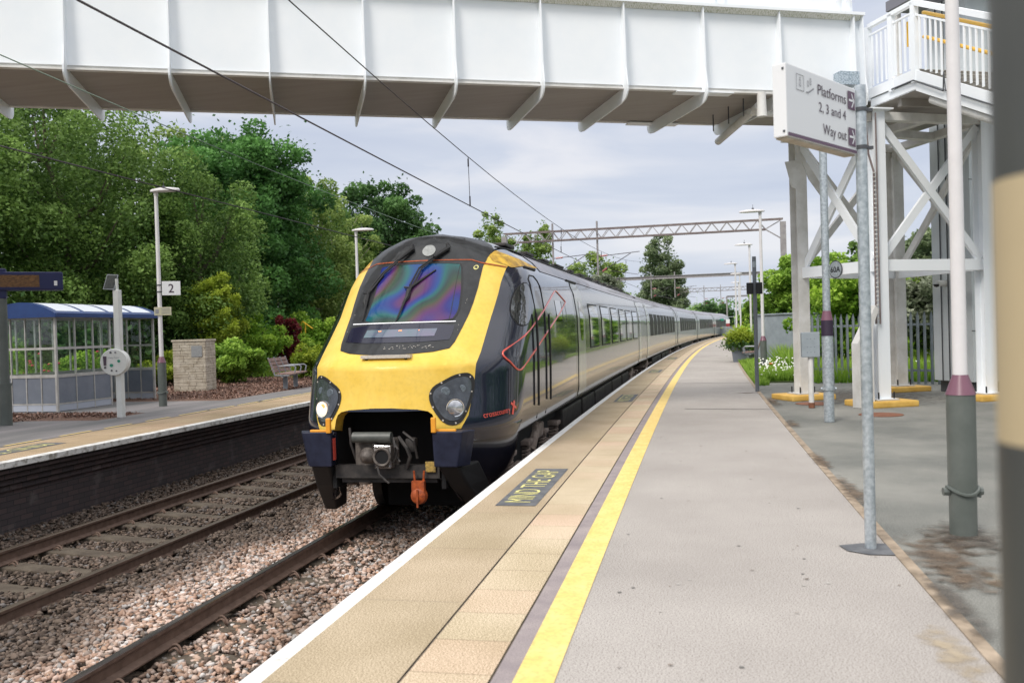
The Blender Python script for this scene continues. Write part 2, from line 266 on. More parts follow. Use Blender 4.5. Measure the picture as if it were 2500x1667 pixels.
# ------------------------------------------------------------------ mesh helpers
class MB:
    def __init__(s): s.v = []; s.f = []; s.uv = None
    def add(s, vs, fs):
        k = len(s.v); s.v += [tuple(v) for v in vs]; s.f += [[i+k for i in f] for f in fs]; return s
    def box(s, c, sz, rz=0., rot=None):
        x, y, z = [a/2 for a in sz]; q = rot if rot is not None else Matrix.Rotation(rz, 3, 'Z'); c = Vector(c)
        vs = [c+q@Vector((a*x, b*y, g*z)) for a in (-1, 1) for b in (-1, 1) for g in (-1, 1)]
        return s.add(vs, [(0, 1, 3, 2), (4, 6, 7, 5), (0, 4, 5, 1), (2, 3, 7, 6), (0, 2, 6, 4), (1, 5, 7, 3)])
    def cbox(s, c, sz, ch=.01, rz=0.):
        """box with chamfered vertical and horizontal edges"""
        bm = bmesh.new(); bmesh.ops.create_cube(bm, size=1); bmesh.ops.scale(bm, vec=sz, verts=bm.verts)
        bmesh.ops.bevel(bm, geom=list(bm.edges), offset=min(ch, min(sz)*.45), segments=2, profile=.6, affect='EDGES')
        q = Matrix.Rotation(rz, 3, 'Z'); s.add([q@v.co+Vector(c) for v in bm.verts], [[v.index for v in f.verts] for f in bm.faces]); bm.free(); return s
    def bar(s, a, b, w, h, up=(0, 0, 1)):
        a = Vector(a); b = Vector(b); y = (b-a); ln = y.length; y.normalize(); u = Vector(up)
        if abs(y.dot(u)) > .98: u = Vector((1, 0, 0))
        x = y.cross(u).normalized(); z = x.cross(y)
        return s.box((a+b)/2, (w, ln, h), rot=Matrix((x, y, z)).transposed())
    def tube(s, pts, r, n=8, caps=True):
        pts = [Vector(p) for p in pts]; rs = r if isinstance(r, (list, tuple)) else [r]*len(pts); k = len(s.v); prev = None
        for i, p in enumerate(pts):
            t = (pts[min(i+1, len(pts)-1)]-pts[max(i-1, 0)]).normalized()
            if prev is None:
                a = Vector((0, 0, 1)) if abs(t.z) < .9 else Vector((1, 0, 0)); x = t.cross(a).normalized()
            else: x = (prev-t*prev.dot(t)).normalized()
            prev = x; y = t.cross(x)
            for j in range(n): s.v.append(tuple(p+(x*math.cos(2*PI*j/n)+y*math.sin(2*PI*j/n))*rs[i]))
        for i in range(len(pts)-1):
            for j in range(n): s.f.append([k+i*n+j, k+i*n+(j+1) % n, k+(i+1)*n+(j+1) % n, k+(i+1)*n+j])
        if caps: s.f.append([k+j for j in range(n)][::-1]); s.f.append([k+(len(pts)-1)*n+j for j in range(n)])
        return s
    def cyl(s, c, r, h, n=24, r2=None):
        c = Vector(c); return s.tube([c, c+Vector((0, 0, h))], [r, r if r2 is None else r2], n)
    def prism(s, poly, z0, z1, f=None):
        """poly in 2D, extruded; f(x,y,z)->world"""
        f = f or (lambda x, y, z: (x, y, z)); n = len(poly)
        vs = [f(x, y, z0) for x, y in poly]+[f(x, y, z1) for x, y in poly]
        return s.add(vs, [list(range(n))[::-1], list(range(n, 2*n))]+[(i, (i+1) % n, n+(i+1) % n, n+i) for i in range(n)])
    def lathe(s, prof, c, n=24, axis='Z', rot=None):
        q = rot or Matrix.Identity(3); c = Vector(c); k = len(s.v)
        for r, z in prof:
            for j in range(n): s.v.append(tuple(c+q@Vector((r*math.cos(2*PI*j/n), r*math.sin(2*PI*j/n), z))))
        for i in range(len(prof)-1):
            for j in range(n): s.f.append([k+i*n+j, k+i*n+(j+1) % n, k+(i+1)*n+(j+1) % n, k+(i+1)*n+j])
        s.f.append([k+j for j in range(n)][::-1]); s.f.append([k+(len(prof)-1)*n+j for j in range(n)]); return s
    def build(s, name, m, parent=None, smooth=False, angle=40, origin=None, fixn=True):
        me = bpy.data.meshes.new(name)
        off = Vector((0, 0, 0))
        if parent is not None: off = parent.matrix_basis.translation if parent.parent is None else parent.parent.matrix_basis.translation
        if origin is not None: off = Vector(origin)
        V = np.array(s.v, dtype=np.float64)-np.array(off)
        me.from_pydata(V.tolist(), [], s.f)
        if s.uv is not None:
            ul = me.uv_layers.new(name='UVMap'); li = np.empty(len(me.loops), dtype=np.int32); me.loops.foreach_get('vertex_index', li); ul.data.foreach_set('uv', np.array(s.uv, dtype=np.float32)[li].ravel())
        if fixn:
            bm = bmesh.new(); bm.from_mesh(me); bmesh.ops.recalc_face_normals(bm, faces=bm.faces); bm.to_mesh(me); bm.free()
        if smooth:
            me.polygons.foreach_set('use_smooth', [True]*len(me.polygons)); me.set_sharp_from_angle(angle=R(angle))
        me.materials.append(m); o = bpy.data.objects.new(name, me); COL.objects.link(o)
        if parent is not None: o.parent = parent
        elif origin is not None: o.location = off
        return o
def tag(o, label=None, cat=None, group=None, kind=None):
    if label: o['label'] = label
    if cat: o['category'] = cat
    if group: o['group'] = group
    if kind: o['kind'] = kind
    return o
def thing(name, loc, label, cat, group=None):
    o = bpy.data.objects.new(name, None); COL.objects.link(o); o.location = Vector(loc); o.empty_display_size = .2
    return tag(o, label, cat, group)
def kids(o): return [c for c in bpy.data.objects if c.parent == o]
def copy_tree(o, loc=None, rz=None, scale=None, label=None, parent=None):
    c = o.copy(); COL.objects.link(c); c.parent = parent
    if loc is not None: c.location = Vector(loc)
    if rz is not None: c.rotation_euler = (0, 0, rz)
    if scale is not None: c.scale = scale
    if label: c['label'] = label
    for ch in kids(o): copy_tree(ch, parent=c)
    return c
def strip(name, d0, d1, z, s0, s1, ds, m, z1=None, label=None, cat=None, kind='structure', drop=None):
    """sheet that follows the track; drop = extra vertical skirt below each edge"""
    ss = np.arange(s0, s1+1e-6, ds) if s1 < 200 else np.concatenate([np.arange(s0, 190, ds), np.arange(190, s1, 25.)])
    z1 = z if z1 is None else z1; prof = [(d0, z), (d1, z1)]
    if drop: prof = [(d0, z-drop)]+prof+[(d1, z1-drop)]
    mb = MB(); uv = []; acc = [0]
    for a, b in zip(prof[:-1], prof[1:]): acc.append(acc[-1]+math.hypot(b[0]-a[0], b[1]-a[1]))
    for i, (d, zz) in enumerate(prof):
        P = W(ss, d, zz); mb.v += [tuple(x) for x in P]; uv += [(x, acc[i]+d0) for x in ss]
    n = len(ss)
    for k in range(len(prof)-1):
        for i in range(n-1): mb.f.append([k*n+i, k*n+i+1, (k+1)*n+i+1, (k+1)*n+i])
    mb.uv = uv; o = mb.build(name, m, fixn=False)
    o.data.flip_normals() if o.data.polygons[0].normal.z < 0 and not drop else None
    return tag(o, label, cat, None, kind)
_fc = {}
def text_geo(txt, bold=0.):
    """2D filled text as (verts, faces), cap height about 1, origin bottom left"""
    if (txt, bold) in _fc: return _fc[(txt, bold)]
    cu = bpy.data.curves.new('lettering', 'FONT'); cu.body = txt; cu.size = 1.; cu.resolution_u = 3; cu.offset = bold
    o = bpy.data.objects.new('lettering', cu); COL.objects.link(o); dg = bpy.context.evaluated_depsgraph_get(); dg.update()
    me = bpy.data.meshes.new_from_object(o.evaluated_get(dg)); bpy.data.objects.remove(o)
    v = np.array([q.co[:] for q in me.vertices]); f = [list(p_.vertices) for p_ in me.polygons]; bpy.data.meshes.remove(me)
    h = v[:, 1].max(); _fc[(txt, bold)] = (v, f); return v, f
def put_text(mb, txt, fn, w, h=None, bold=0., x0=0., y0=0.):
    """fits text into width w (and cap height h) and maps (x,y)->fn"""
    v, f = text_geo(txt, bold); mn = v.min(0); mx = v.max(0); cap = .72
    sx = w/(mx[0]-mn[0]); sy = (h/cap) if h else sx
    mb.add([fn(x0+(a[0]-mn[0])*sx, y0+a[1]*sy) for a in v], f); return mb

# ------------------------------------------------------------------ ground, platforms
g = MB(); n = 48
g.add([(3000*math.cos(2*PI*i/n), 3000*math.sin(2*PI*i/n), -.45) for i in range(n)], [list(range(n))]); tag(g.build('ground', M['grass'], fixn=False), kind='structure')
strip('trackbed', -6.2, 1.75, -.235, -30, 900, 2, M['ballast'])
strip('ground_beside_track', 4.0, 60, .855, -30, 420, 4, M['grass'], label='rough grass beyond the platform')
strip('ground_behind_platform', -9, -70, .82, -30, 420, 4, M['grass'])
# right platform surface
S0, S1 = -6, 128
strip('platform_edge', 1.528, 1.625, PZ, S0, S1, 1, M['edgewhite'], drop=.07)
strip('platform_coping', 1.625, 2.218, PZ, S0, S1, 1, M['slabA'])
strip('platform_joint', 2.218, 2.232, PZ-.006, S0, S1, 1, M['seamdark'])
strip('platform_paving', 2.232, 2.606, PZ, S0, S1, 1, M['slabB'])
strip('platform_joint', 2.606, 2.618, PZ-.006, S0, S1, 1, M['seamdark'])
strip('platform_surfacing', 2.618, 2.712, PZ, S0, S1, 1, M['tarmacL'])
strip('platform_line', 2.712, 2.888, PZ+.004, S0, S1, 1, M['yellowline'])
strip('platform_surface', 2.712, 4.715, PZ-.001, S0, S1, 1, M['tarmac'])
strip('platform_kerb', 4.715, 4.785, PZ+.006, S0, S1, 1, M['kerb'], drop=.03)
strip('station_forecourt', 4.785, 30, PZ-.006, -10, 23.5, 1, M['tarmacB'])
strip('platform_verge', 4.785, 60, PZ-.012, 23.5, 128, 4, M['grass'])
strip('platform_face', 1.60, 1.601, PZ-.07, S0, S1, 2, M['brick'], z1=-.3)
strip('platform_end', 1.55, 9, -.2, 128, 420, 6, M['grass'])
for (a, w_, d0, d1) in [(23.3, .05, 2.75, 4.7), (16.15, .05, 3.25, 4.7), (29.6, .05, 3.4, 4.7)]:
    mb = MB(); ss = np.linspace(d0, d1, 12); P = [W(a-.02*k+random.uniform(-.01, .01), d_, PZ+.003) for k, d_ in enumerate(ss)]
    tt_ = heading(a); dv = np.array([math.sin(tt_), math.cos(tt_), 0])*w_
    mb.add([tuple(p_) for p_ in P]+[tuple(p_+dv) for p_ in P], [(i, i+1, 13+i, 12+i) for i in range(11)]); tag(mb.build('platform_expansion_strip', M['crack'], fixn=False), kind='structure')
def fademat(name, c1, c2, edge=.5, sc=9.):
    m = mat(name, c1, c2, scale=7, rough=.95, bump=.4, spec=.2, speck=(.45, .38, .3), speckscale=120, speckamt=.3); nt, N, L = nodes(m); o = N['Material Output']; b = N['Principled BSDF']
    at = N.new('ShaderNodeAttribute'); at.attribute_name = 'fade'; n = N.new('ShaderNodeTexNoise'); n.inputs['Scale'].default_value = sc; n.inputs['Detail'].default_value = 7; tc = N.new('ShaderNodeTexCoord'); L.new(tc.outputs['Object'], n.inputs[0])
    ad = N.new('ShaderNodeMath'); ad.operation = 'MULTIPLY_ADD'; ad.inputs[1].default_value = 1.5; L.new(n.outputs[0], ad.inputs[0]); L.new(at.outputs['Fac'], ad.inputs[2])
    r = N.new('ShaderNodeMapRange'); r.inputs['From Min'].default_value = .95; r.inputs['From Max'].default_value = 1.45; r.inputs['To Max'].default_value = .75; L.new(ad.outputs[0], r.inputs['Value'])
    tr = N.new('ShaderNodeBsdfTransparent'); x = N.new('ShaderNodeMixShader'); L.new(r.outputs[0], x.inputs[0]); L.new(tr.outputs[0], x.inputs[1]); L.new(b.outputs[0], x.inputs[2]); L.new(x.outputs[0], o.inputs[0]); return m
M['soilshade'] = fademat('brown silt and post shadow', (.07, .048, .034), (.19, .14, .10)); M['sandfade'] = fademat('sandy wear', (.42, .34, .23), (.50, .42, .31)); M['darkfade'] = fademat('grimy tarmac', (.06, .055, .05), (.12, .11, .10))
def blob(name, s, d, rs, rd, z, m, seed=0, n=26, jag=.25):
    mb = MB(); fa = [1.]; mb.v.append(tuple(W(s, d, z))); K = 5; n = 30
    for k in range(1, K+1):
        for i in range(n): a = 2*PI*i/n; mb.v.append(tuple(W(s+rs*1.3*math.sin(a)*k/K, d+rd*1.3*math.cos(a)*k/K, z))); fa.append(1-k/K)
    mb.f += [[0, 1+i, 1+(i+1) % n] for i in range(n)]
    for k in range(K-1): mb.f += [[1+k*n+i, 1+(k+1)*n+i, 1+(k+1)*n+(i+1) % n, 1+k*n+(i+1) % n] for i in range(n)]
    o = mb.build(name, m, fixn=False); at = o.data.attributes.new('fade', 'FLOAT', 'POINT'); at.data.foreach_set('value', [f_*.8 for f_ in fa])
    return tag(o, kind='structure')
def flatpoly(name, s, d, rs, rd, z, m, seed=0, n=26, jag=.25):
    q = random.Random(seed); mb = MB(); c = Wv(s, d, z); vs = []
    for i in range(n):
        a = 2*PI*i/n; k = 1+q.uniform(-jag, jag); vs.append(tuple(W(s+rs*math.sin(a)*k, d+rd*math.cos(a)*k, z)))
    mb.add([tuple(c)]+vs, [(0, 1+i, 1+(i+1) % n) for i in range(n)]); o = mb.build(name, m, fixn=False)
    if o.data.polygons[0].normal.z < 0: o.data.flip_normals()
    return tag(o, kind='structure')
blob('silt_stain', 6.0, 4.98, .62, .24, PZ+.003, M['soilshade'], 1, jag=.35)
blob('silt_stain', 6.45, 5.2, .42, .22, PZ+.005, M['soilshade'], 2, jag=.35)
blob('silt_stain', 5.5, 5.0, .3, .2, PZ+.007, M['soilshade'], 3, jag=.4)
blob('silt_stain', 10.0, 4.78, .7, .09, PZ+.0095, M['soilshade'], 4, jag=.4)
blob('silt_stain', 13.6, 4.85, .6, .10, PZ+.0095, M['soilshade'], 5, jag=.3)
blob('sandy_stain', 4.3, 4.6, .38, .10, PZ+.0035, M['sandfade'], 6)
blob('sandy_stain', 5.45, 5.3, .22, .3, PZ+.001, M['sandfade'], 7)
flatpoly('post_patch', 6.15, 4.6, .17, .2, PZ+.0052, M['patchdark'], 8, n=7, jag=.15)
blob('post_patch', 19.7, 4.5, .1, .3, PZ+.0045, M['soilshade'], 8, n=9, jag=.15)  # shadow at the display post's foot, painted on in the silt colour
blob('silt_stain', 8.2, 4.82, .8, .10, PZ+.011, M['soilshade'], 5); blob('silt_stain', 17.5, 4.86, 1.2, .12, PZ+.0125, M['soilshade'], 5); blob('silt_stain', 5.0, 4.80, .6, .10, PZ+.0135, M['darkfade'], 5)
blob('dark_stain', 18.5, 6.6, 2.2, 1.6, PZ+.0005, M['darkfade'], 5); blob('dark_stain', 6.55, 5.3, .5, .25, PZ+.009, M['darkfade'], 5)
for s_, d_ in ((17.0, 5.55), (14.9, 6.3)):
    mb = MB(); mb.cyl(Wv(s_, d_, PZ-.003), .33, .006, 32); tag(mb.build('manhole_cover', M['rust'], smooth=True), 'rusty round cover in the dark tarmac, '+('by the post with the grey box' if s_ > 16 else 'in front of the yellow plinths'), 'manhole cover', 'rusty covers in the tarmac')

# MIND THE GAP panels
def mtg(s0, s1, d0, d1, nm=True, flip=False):
    mb = MB(); P = [W(s, d, PZ+.0035) for s, d in ((s0, d0), (s0, d1), (s1, d1), (s1, d0))]; mb.add([tuple(x) for x in P], [(0, 1, 2, 3)])
    t = thing('platform_marking', Wv((s0+s1)/2, (d0+d1)/2, PZ), '', 'floor marking', 'mind the gap markings')
    mb.build('panel', M['patchdark'], t, fixn=False)
    w = (s1-s0)*.86; h = abs(d1-d0)*.62; tx = MB()
    if flip: fn = lambda x, y: tuple(W(s1-(s1-s0)*.07-x, d0+abs(d1-d0)*.2+y, PZ+.007))
    else: fn = lambda x, y: tuple(W(s0+(s1-s0)*.07+x, d1-abs(d1-d0)*.2-y, PZ+.007))
    put_text(tx, 'MIND THE GAP', fn, w, h*1.12, bold=-.004); tx.build('lettering', M['yellowtext'], t, fixn=False); return t
mtg(7.42, 9.41, 1.80, 2.15)['label'] = 'nearest mind the gap panel on the tan slabs, fully readable'
mtg(17.8, 19.75, 1.82, 2.19)['label'] = 'mind the gap panel beside the second carriage door, smaller than the nearest one'
mtg(28.7, 30.6, 1.80, 2.17)['label'] = 'third mind the gap panel up the platform from the camera'
mtg(39.8, 41.8, 1.80, 2.17)['label'] = 'farthest mind the gap panel, a thin dark dash'
mtg(9.3, 11.7, -6.15, -5.75, flip=True)['label'] = 'upside down mind the gap panel on the far platform at the left edge'

# left platform
strip('far_platform_edge', -5.27, -5.09, PZ, -6, 95, 1, M['edgewhiteold'], drop=.075)
strip('far_platform_coping', -6.43, -5.27, PZ, -6, 95, 1, M['slabL'])
strip('far_platform_joint', -6.49, -6.43, PZ-.003, -6, 95, 1, M['crack'])
strip('far_platform_surface', -7.72, -6.49, PZ, -6, 95, 1, M['tarmacF'])
strip('far_platform_apron', -9.4, -7.72, PZ-.0015, -6, 15.7, 1, M['tarmacF'])
strip('shelter_apron', -14, -7.72, PZ+.0015, 16.5, 19.9, .5, M['tarmacF'])
strip('mulch_bed', -26, -7.72, PZ-.004, 2, 46, 1, M['mulch'])
for k in range(22):
    s0 = 2.6+k*1.1+random.uniform(-.1, .1); ln = .75 if k < 12 else 1.1
    strip('far_platform_dash', -6.56, -6.50, PZ+.004, s0, s0+ln, ln/3, M['yellowline'])
strip('trackside_ballast', -5.5, -4.75, -.10, -10, 95, 2, M['ballast'], z1=-.20)
wall = thing('platform_wall', Wv(12, -5.4, -.2), 'sooty brick wall under the white edge of the far platform', 'platform wall')
def wallstrip(name, pr, m, s0=-6, s1=95):
    ss = np.arange(s0, s1, 1.); mb = MB(); uv = []; acc = 0; last = None
    for d, z in pr:
        if last: acc += math.hypot(d-last[0], z-last[1])
        last = (d, z); mb.v += [tuple(x) for x in W(ss, d, z)]; uv += [(x, acc) for x in ss]
    n = len(ss)
    for k in range(len(pr)-1):
        for i in range(n-1): mb.f.append([k*n+i, k*n+i+1, (k+1)*n+i+1, (k+1)*n+i])
    mb.uv = uv; return mb.build(name, m, wall, fixn=False)
wallstrip('brickwork', [(-5.42, .47), (-5.42, -.3)], M['brick'])
wallstrip('corbel', [(-5.12, PZ-.075), (-5.16, PZ-.075), (-5.16, .735), (-5.24, .735), (-5.24, .65), (-5.31, .65), (-5.31, .56), (-5.37, .56), (-5.37, .47), (-5.42, .47)], M['brick'])

# ------------------------------------------------------------------ track
def rail_obj(parent, d, z, m_head):
    ss = np.arange(-8, 125, .5); prof = [(-.07, -.16), (-.07, -.148), (-.012, -.125), (-.010, -.045), (-.034, -.032), (-.0355, -.006), (-.028, 0), (.028, 0), (.0355, -.006), (.034, -.032), (.010, -.045), (.012, -.125), (.07, -.148), (.07, -.16)]
    def mk(idx, nm, m):
        mb = MB(); k = len(idx); n = len(ss)
        for i in idx: mb.v += [tuple(x) for x in W(ss, d+prof[i][0], z+prof[i][1])]
        for a in range(k-1):
            for i in range(n-1): mb.f.append([a*n+i, a*n+i+1, (a+1)*n+i+1, (a+1)*n+i])
        return mb.build(nm, m, parent, smooth=True, angle=25, fixn=False)
    r = mk(list(range(0, 6))+[], 'rail', M['railside'])
    mk(list(range(8, 14)), 'rail_web', M['railside']).parent = r; mk([5, 6, 7, 8], 'rail_head', m_head).parent = r
    return r
def track(dc, zl, zr, label, s0, s1, head, sink, off):
    t = thing('railway_track', Wv(10, dc, -.2), label, 'railway track')
    rail_obj(t, dc-.7525, zl, head); rail_obj(t, dc+.7525, zr, head)
    sl = MB(); q = math.atan2(zl-zr, 1.5); sl.cbox((0, 0, 0), (2.5, .26, .10), .02); so = None; k = 0; s = s0+off
    def clip(cx, sg):
        pts = []; cm = MB()
        for j in range(15):
            a = j/14; pts.append((cx+sg*(.03+.075*math.sin(PI*a*1.0)+.02*math.sin(5*a)), -.055+.11*a+.02*math.cos(9*a), .055+sink+.03*math.sin(2*PI*a*1.4)))
        return cm.tube(pts, .010, 6)
    while s < s1:
        if so is None:
            so = sl.build('sleeper', M['sleeper']); so.parent = t; clips = [clip(x_, g_s).build('rail_clip', M['railside'], smooth=True) for x_, g_s in ((-.6975, 1), (-.8075, -1), (.8075, 1), (.6975, -1))]
            for co in clips: co.parent = so
        else:
            c = so.copy(); COL.objects.link(c); c.parent = t; 
            for co in clips: c2 = co.copy(); COL.objects.link(c2); c2.parent = c
        cur = so if k == 0 else c
        cur.location = Wv(s, dc, (zl+zr)/2-.216-sink)-t.location; cur.rotation_euler = (0, q, -float(heading(s))+random.uniform(-.01, .01)); k += 1; s += .72
    return t
DF = -3.54
track(DF, .043, -.045, 'empty track with exposed concrete sleepers beside the far platform', 4, 46, M['railhead'], 0, .46)
track(0, .069, 0.0, 'track under the train, its dark rail head shining in pale stones', 2, 30, M['railheadnear'], .035, .1)

# ballast stones: uncountable, one object
def stones():
    A = []
    def zone(n, s0, s1, d0, d1, zf, tf, r0=.019, r1=.042):
        s = rng.uniform(s0, s1, n); d = rng.uniform(d0, d1, n)
        keep = d > (3.5-.92*s-1.6); s, d = s[keep], d[keep]
        A.append((s, d, zf(s, d)+rng.uniform(-.02, .02, len(s)), np.where(rng.random(len(s)) < .16*tf(s, d), .1, np.clip(tf(s, d)+rng.normal(0, .05, len(s)), 0, 1)), rng.uniform(r0, r1, len(s))))
    dark = lambda s, d: np.full(len(s), .0); 
    lift = lambda s, d: -.155+.0*s
    def mid(s, d):   # between the tracks the clean pale stones lie towards the near rail
        wv = -1.72+.18*np.sin(s*1.3)+.12*np.sin(s*3.1); return 1/(1+np.exp(-(d-wv)*7))
    def crib(s, d): return np.clip(.02+.06*np.sin(s*2+d*3), 0, .1)
    dens = 1.0
    zone(24000, 3.2, 15, -2.72, -.80, lambda s, d: -.175+.035*np.sin((d+2.7)/1.9*PI)+.045*np.clip((d+1.45)/.2, 0, 1), mid)
    zone(19000, 3.2, 15, -.69, 1.55, lambda s, d: np.where(d < .66, -.16, -.14), lambda s, d: np.clip(.72+.3*np.sin(s*2.3+d*4), 0, 1))
    zone(12000, 7, 20, -4.25, -2.85, lambda s, d: np.full(len(s), -.178), crib)
    zone(6500, 8.5, 20, -5.42, -4.36, lambda s, d: -.165+.07*np.clip((-4.6-d)/.8, 0, 1), lambda s, d: .10+0*s)
    zone(7000, 15, 27, -2.72, -.8, lambda s, d: np.full(len(s), -.16), mid, .024, .04)
    zone(3000, 20, 32, -4.25, -2.85, lambda s, d: np.full(len(s), -.175), crib, .025, .04)
    zone(2500, 20, 32, -5.42, -4.36, lambda s, d: np.full(len(s), -.12), lambda s, d: .10+0*s, .025, .045)
    zone(3500, 10, 17, -.69, 1.4, lambda s, d: np.full(len(s), -.15), lambda s, d: np.full(len(s), .15), .02, .035)
    s, d, z, t, r = [np.concatenate([a[i] for a in A]) for i in range(5)]
    # keep the sleepers of the far track mostly clear
    ph = ((s-(4+.46)) % .72); ph = np.minimum(ph, .72-ph); on = (ph < .125) & (d < -2.35) & (d > -4.75); keep = ~on | (rng.random(len(s)) < .03)
    ph2 = ((s-2.1) % .72); ph2 = np.minimum(ph2, .72-ph2); on2 = (ph2 < .10) & (d > .8-1.7) & (d < 1.22) & (d > -.69); keep &= ~on2 | (rng.random(len(s)) < .82)
    s, d, z, t, r = s[keep], d[keep], z[keep], t[keep], r[keep]; N_ = len(s)
    VV, FF_, TT, base = [], [], [], 0; which = rng.integers(0, 14, N_)
    for k in range(14):
        bm = bmesh.new(); pts = rng.normal(size=(10, 3)); pts /= np.linalg.norm(pts, axis=1)[:, None]; pts *= rng.uniform(.75, 1.15, (10, 1))*(1.15, .9, .75)
        for p_ in pts: bm.verts.new(p_)
        bmesh.ops.convex_hull(bm, input=list(bm.verts)); 
        for v in [v for v in bm.verts if not v.link_faces]: bm.verts.remove(v)
        bmesh.ops.triangulate(bm, faces=list(bm.faces)); bm.verts.index_update(); tv = np.array([v.co[:] for v in bm.verts]); tf = np.array([[v.index for v in f.verts] for f in bm.faces]); bm.free()
        ix = np.where(which == k)[0]; m_ = len(ix); nv = len(tv)
        V = tv[None]*r[ix, None, None]*rng.uniform(.75, 1.25, (m_, 1, 3)); a, b_ = rng.uniform(0, 2*PI, m_), rng.uniform(0, PI, m_); ca, sa, cb, sb = np.cos(a), np.sin(a), np.cos(b_), np.sin(b_)
        y1 = V[..., 1]*cb[:, None]-V[..., 2]*sb[:, None]; z1 = (V[..., 1]*sb[:, None]+V[..., 2]*cb[:, None])*.9; x = V[..., 0]*ca[:, None]-y1*sa[:, None]; y = V[..., 0]*sa[:, None]+y1*ca[:, None]
        VV.append((np.stack([x, y, z1], -1)+W(s[ix], d[ix], z[ix])[:, None, :]).reshape(-1, 3)); FF_.append((tf[None]+(base+np.arange(m_)*nv)[:, None, None]).reshape(-1)); TT.append(np.repeat(t[ix], nv)); base += m_*nv
    V = np.concatenate(VV); FF = np.concatenate(FF_).astype(np.int32); t = np.concatenate(TT)
    me = bpy.data.meshes.new('ballast'); me.vertices.add(len(V)); me.vertices.foreach_set('co', V.ravel().astype(np.float32))
    me.loops.add(len(FF)); me.loops.foreach_set('vertex_index', FF); me.polygons.add(len(FF)//3); me.polygons.foreach_set('loop_start', np.arange(0, len(FF), 3, dtype=np.int32)); me.update(calc_edges=True)
    at = me.attributes.new('tone', 'FLOAT', 'POINT'); at.data.foreach_set('value', t.astype(np.float32))
    me.materials.append(M['stones']); o = bpy.data.objects.new('ballast', me); COL.objects.link(o); tag(o, 'brown and pale pink ballast stones between the rails', 'ballast', kind='stuff')
stones()

# ------------------------------------------------------------------ train
SF = 9.66
ZK = [.3, 1.3, 1.7, 2.0, 2.3, 2.6, 3.0, 3.3, 3.5, 3.65, 3.75]
UK = [.05, -.09, -.006, .036, .427, .808, 1.205, 1.52, 1.66, 1.86, 2.45]
def Wp(z): return np.interp(z, [.2, .5, .9, 1.3, 2.0, 2.6, 3.0, 3.2, 3.4, 3.55, 3.65, 3.72, 3.76], [1.02, 1.10, 1.27, 1.355, 1.37, 1.36, 1.30, 1.22, 1.05, .85, .63, .38, .02])
def U0(z): return np.interp(z, ZK, UK)
def Ln(z): return np.interp(z, [.3, 1.3, 2.0, 2.6, 3.3, 3.75], [1.1, 1.41, 1.59, 1.64, 1.40, 1.33])
NN = 2.157
def T(u, d, z): return W(SF+u, d, z)
def fu(d, z):   # nose surface depth at (d,z)
    k = np.clip(np.abs(d)/Wp(z), 0, .9995); return U0(z)+Ln(z)*(1-(1-k**NN)**(1/NN))
def fd(u, z):   # side surface offset at (u,z)
    k = np.clip((u-U0(z))/Ln(z), 0, 1); return Wp(z)*(1-(1-k)**NN)**(1/NN)
def patch(name, poly, mode, m, parent, off=.004, stp=.06, sg=1, holes=(), smooth=True, du=0.):
    """a painted or glazed panel cut to an outline and laid on the nose ('F': d,z) or the body side ('G': u,z)"""
    bm = bmesh.new(); vs = [bm.verts.new((a, b, 0)) for a, b in poly]; es = [bm.edges.new((vs[i], vs[(i+1) % len(vs)])) for i in range(len(vs))]
    for h in holes:
        hv = [bm.verts.new((a, b, 0)) for a, b in h]; es += [bm.edges.new((hv[i], hv[(i+1) % len(hv)])) for i in range(len(hv))]
    bmesh.ops.triangle_fill(bm, use_beauty=True, use_dissolve=False, edges=es)
    xs = [p_[0] for p_ in poly]; ys = [p_[1] for p_ in poly]
    for ax, (a, b) in ((0, (min(xs), max(xs))), (1, (min(ys), max(ys)))):
        step = stp[ax] if isinstance(stp, tuple) else stp; k = math.ceil(a/step)*step
        while k < b:
            no = (1, 0, 0) if ax == 0 else (0, 1, 0); co = (k, 0, 0) if ax == 0 else (0, k, 0)
            bmesh.ops.bisect_plane(bm, geom=list(bm.verts)+list(bm.edges)+list(bm.faces), dist=1e-6, plane_co=co, plane_no=no); k += step
    V = np.array([v.co[:] for v in bm.verts]); bm.verts.index_update(); F = [[v.index for v in f.verts] for f in bm.faces]; bm.free()
    mb = MB()
    if mode == 'F':
        d, z = V[:, 0], V[:, 1]; u = fu(d, z); e = .01
        gu = (fu(d+e*np.sign(d+1e-9), z)-u)/e*np.sign(d+1e-9); gz = (fu(d, z+e)-u)/e; ln_ = np.sqrt(1+gu**2+gz**2)
        P = T(u-off/ln_, d+off*gu/ln_, z+off*gz/ln_)
    else:
        u, z = V[:, 0], V[:, 1]; d = fd(u, z); e = .01; gu = (fd(u+e, z)-d)/e; gz = (fd(u, z+e)-d)/e; ln_ = np.sqrt(1+gu**2+gz**2)
        P = T(u-off*gu/ln_+du, sg*(d+off/ln_), z-off*gz/ln_)
    mb.add(P, F); o = mb.build(name, m, parent, smooth=smooth, angle=60)
    return o
def offset_poly(poly, k):
    c = np.mean(poly, 0); return [tuple(c+(np.array(p_)-c)*k) for p_ in poly]
def smoothpoly(poly, it=2):
    for _ in range(it):
        q = []
        for i in range(len(poly)):
            a = np.array(poly[i]); b = np.array(poly[(i+1) % len(poly)]); q += [tuple(a*.75+b*.25), tuple(a*.25+b*.75)]
        poly = q
    return poly
def mirror(p_): return [(-a, b) for a, b in p_][::-1]
train = thing('train', T(0, 0, 0), 'long grey diesel train with a yellow nose and navy cab standing beside the platform', 'train')
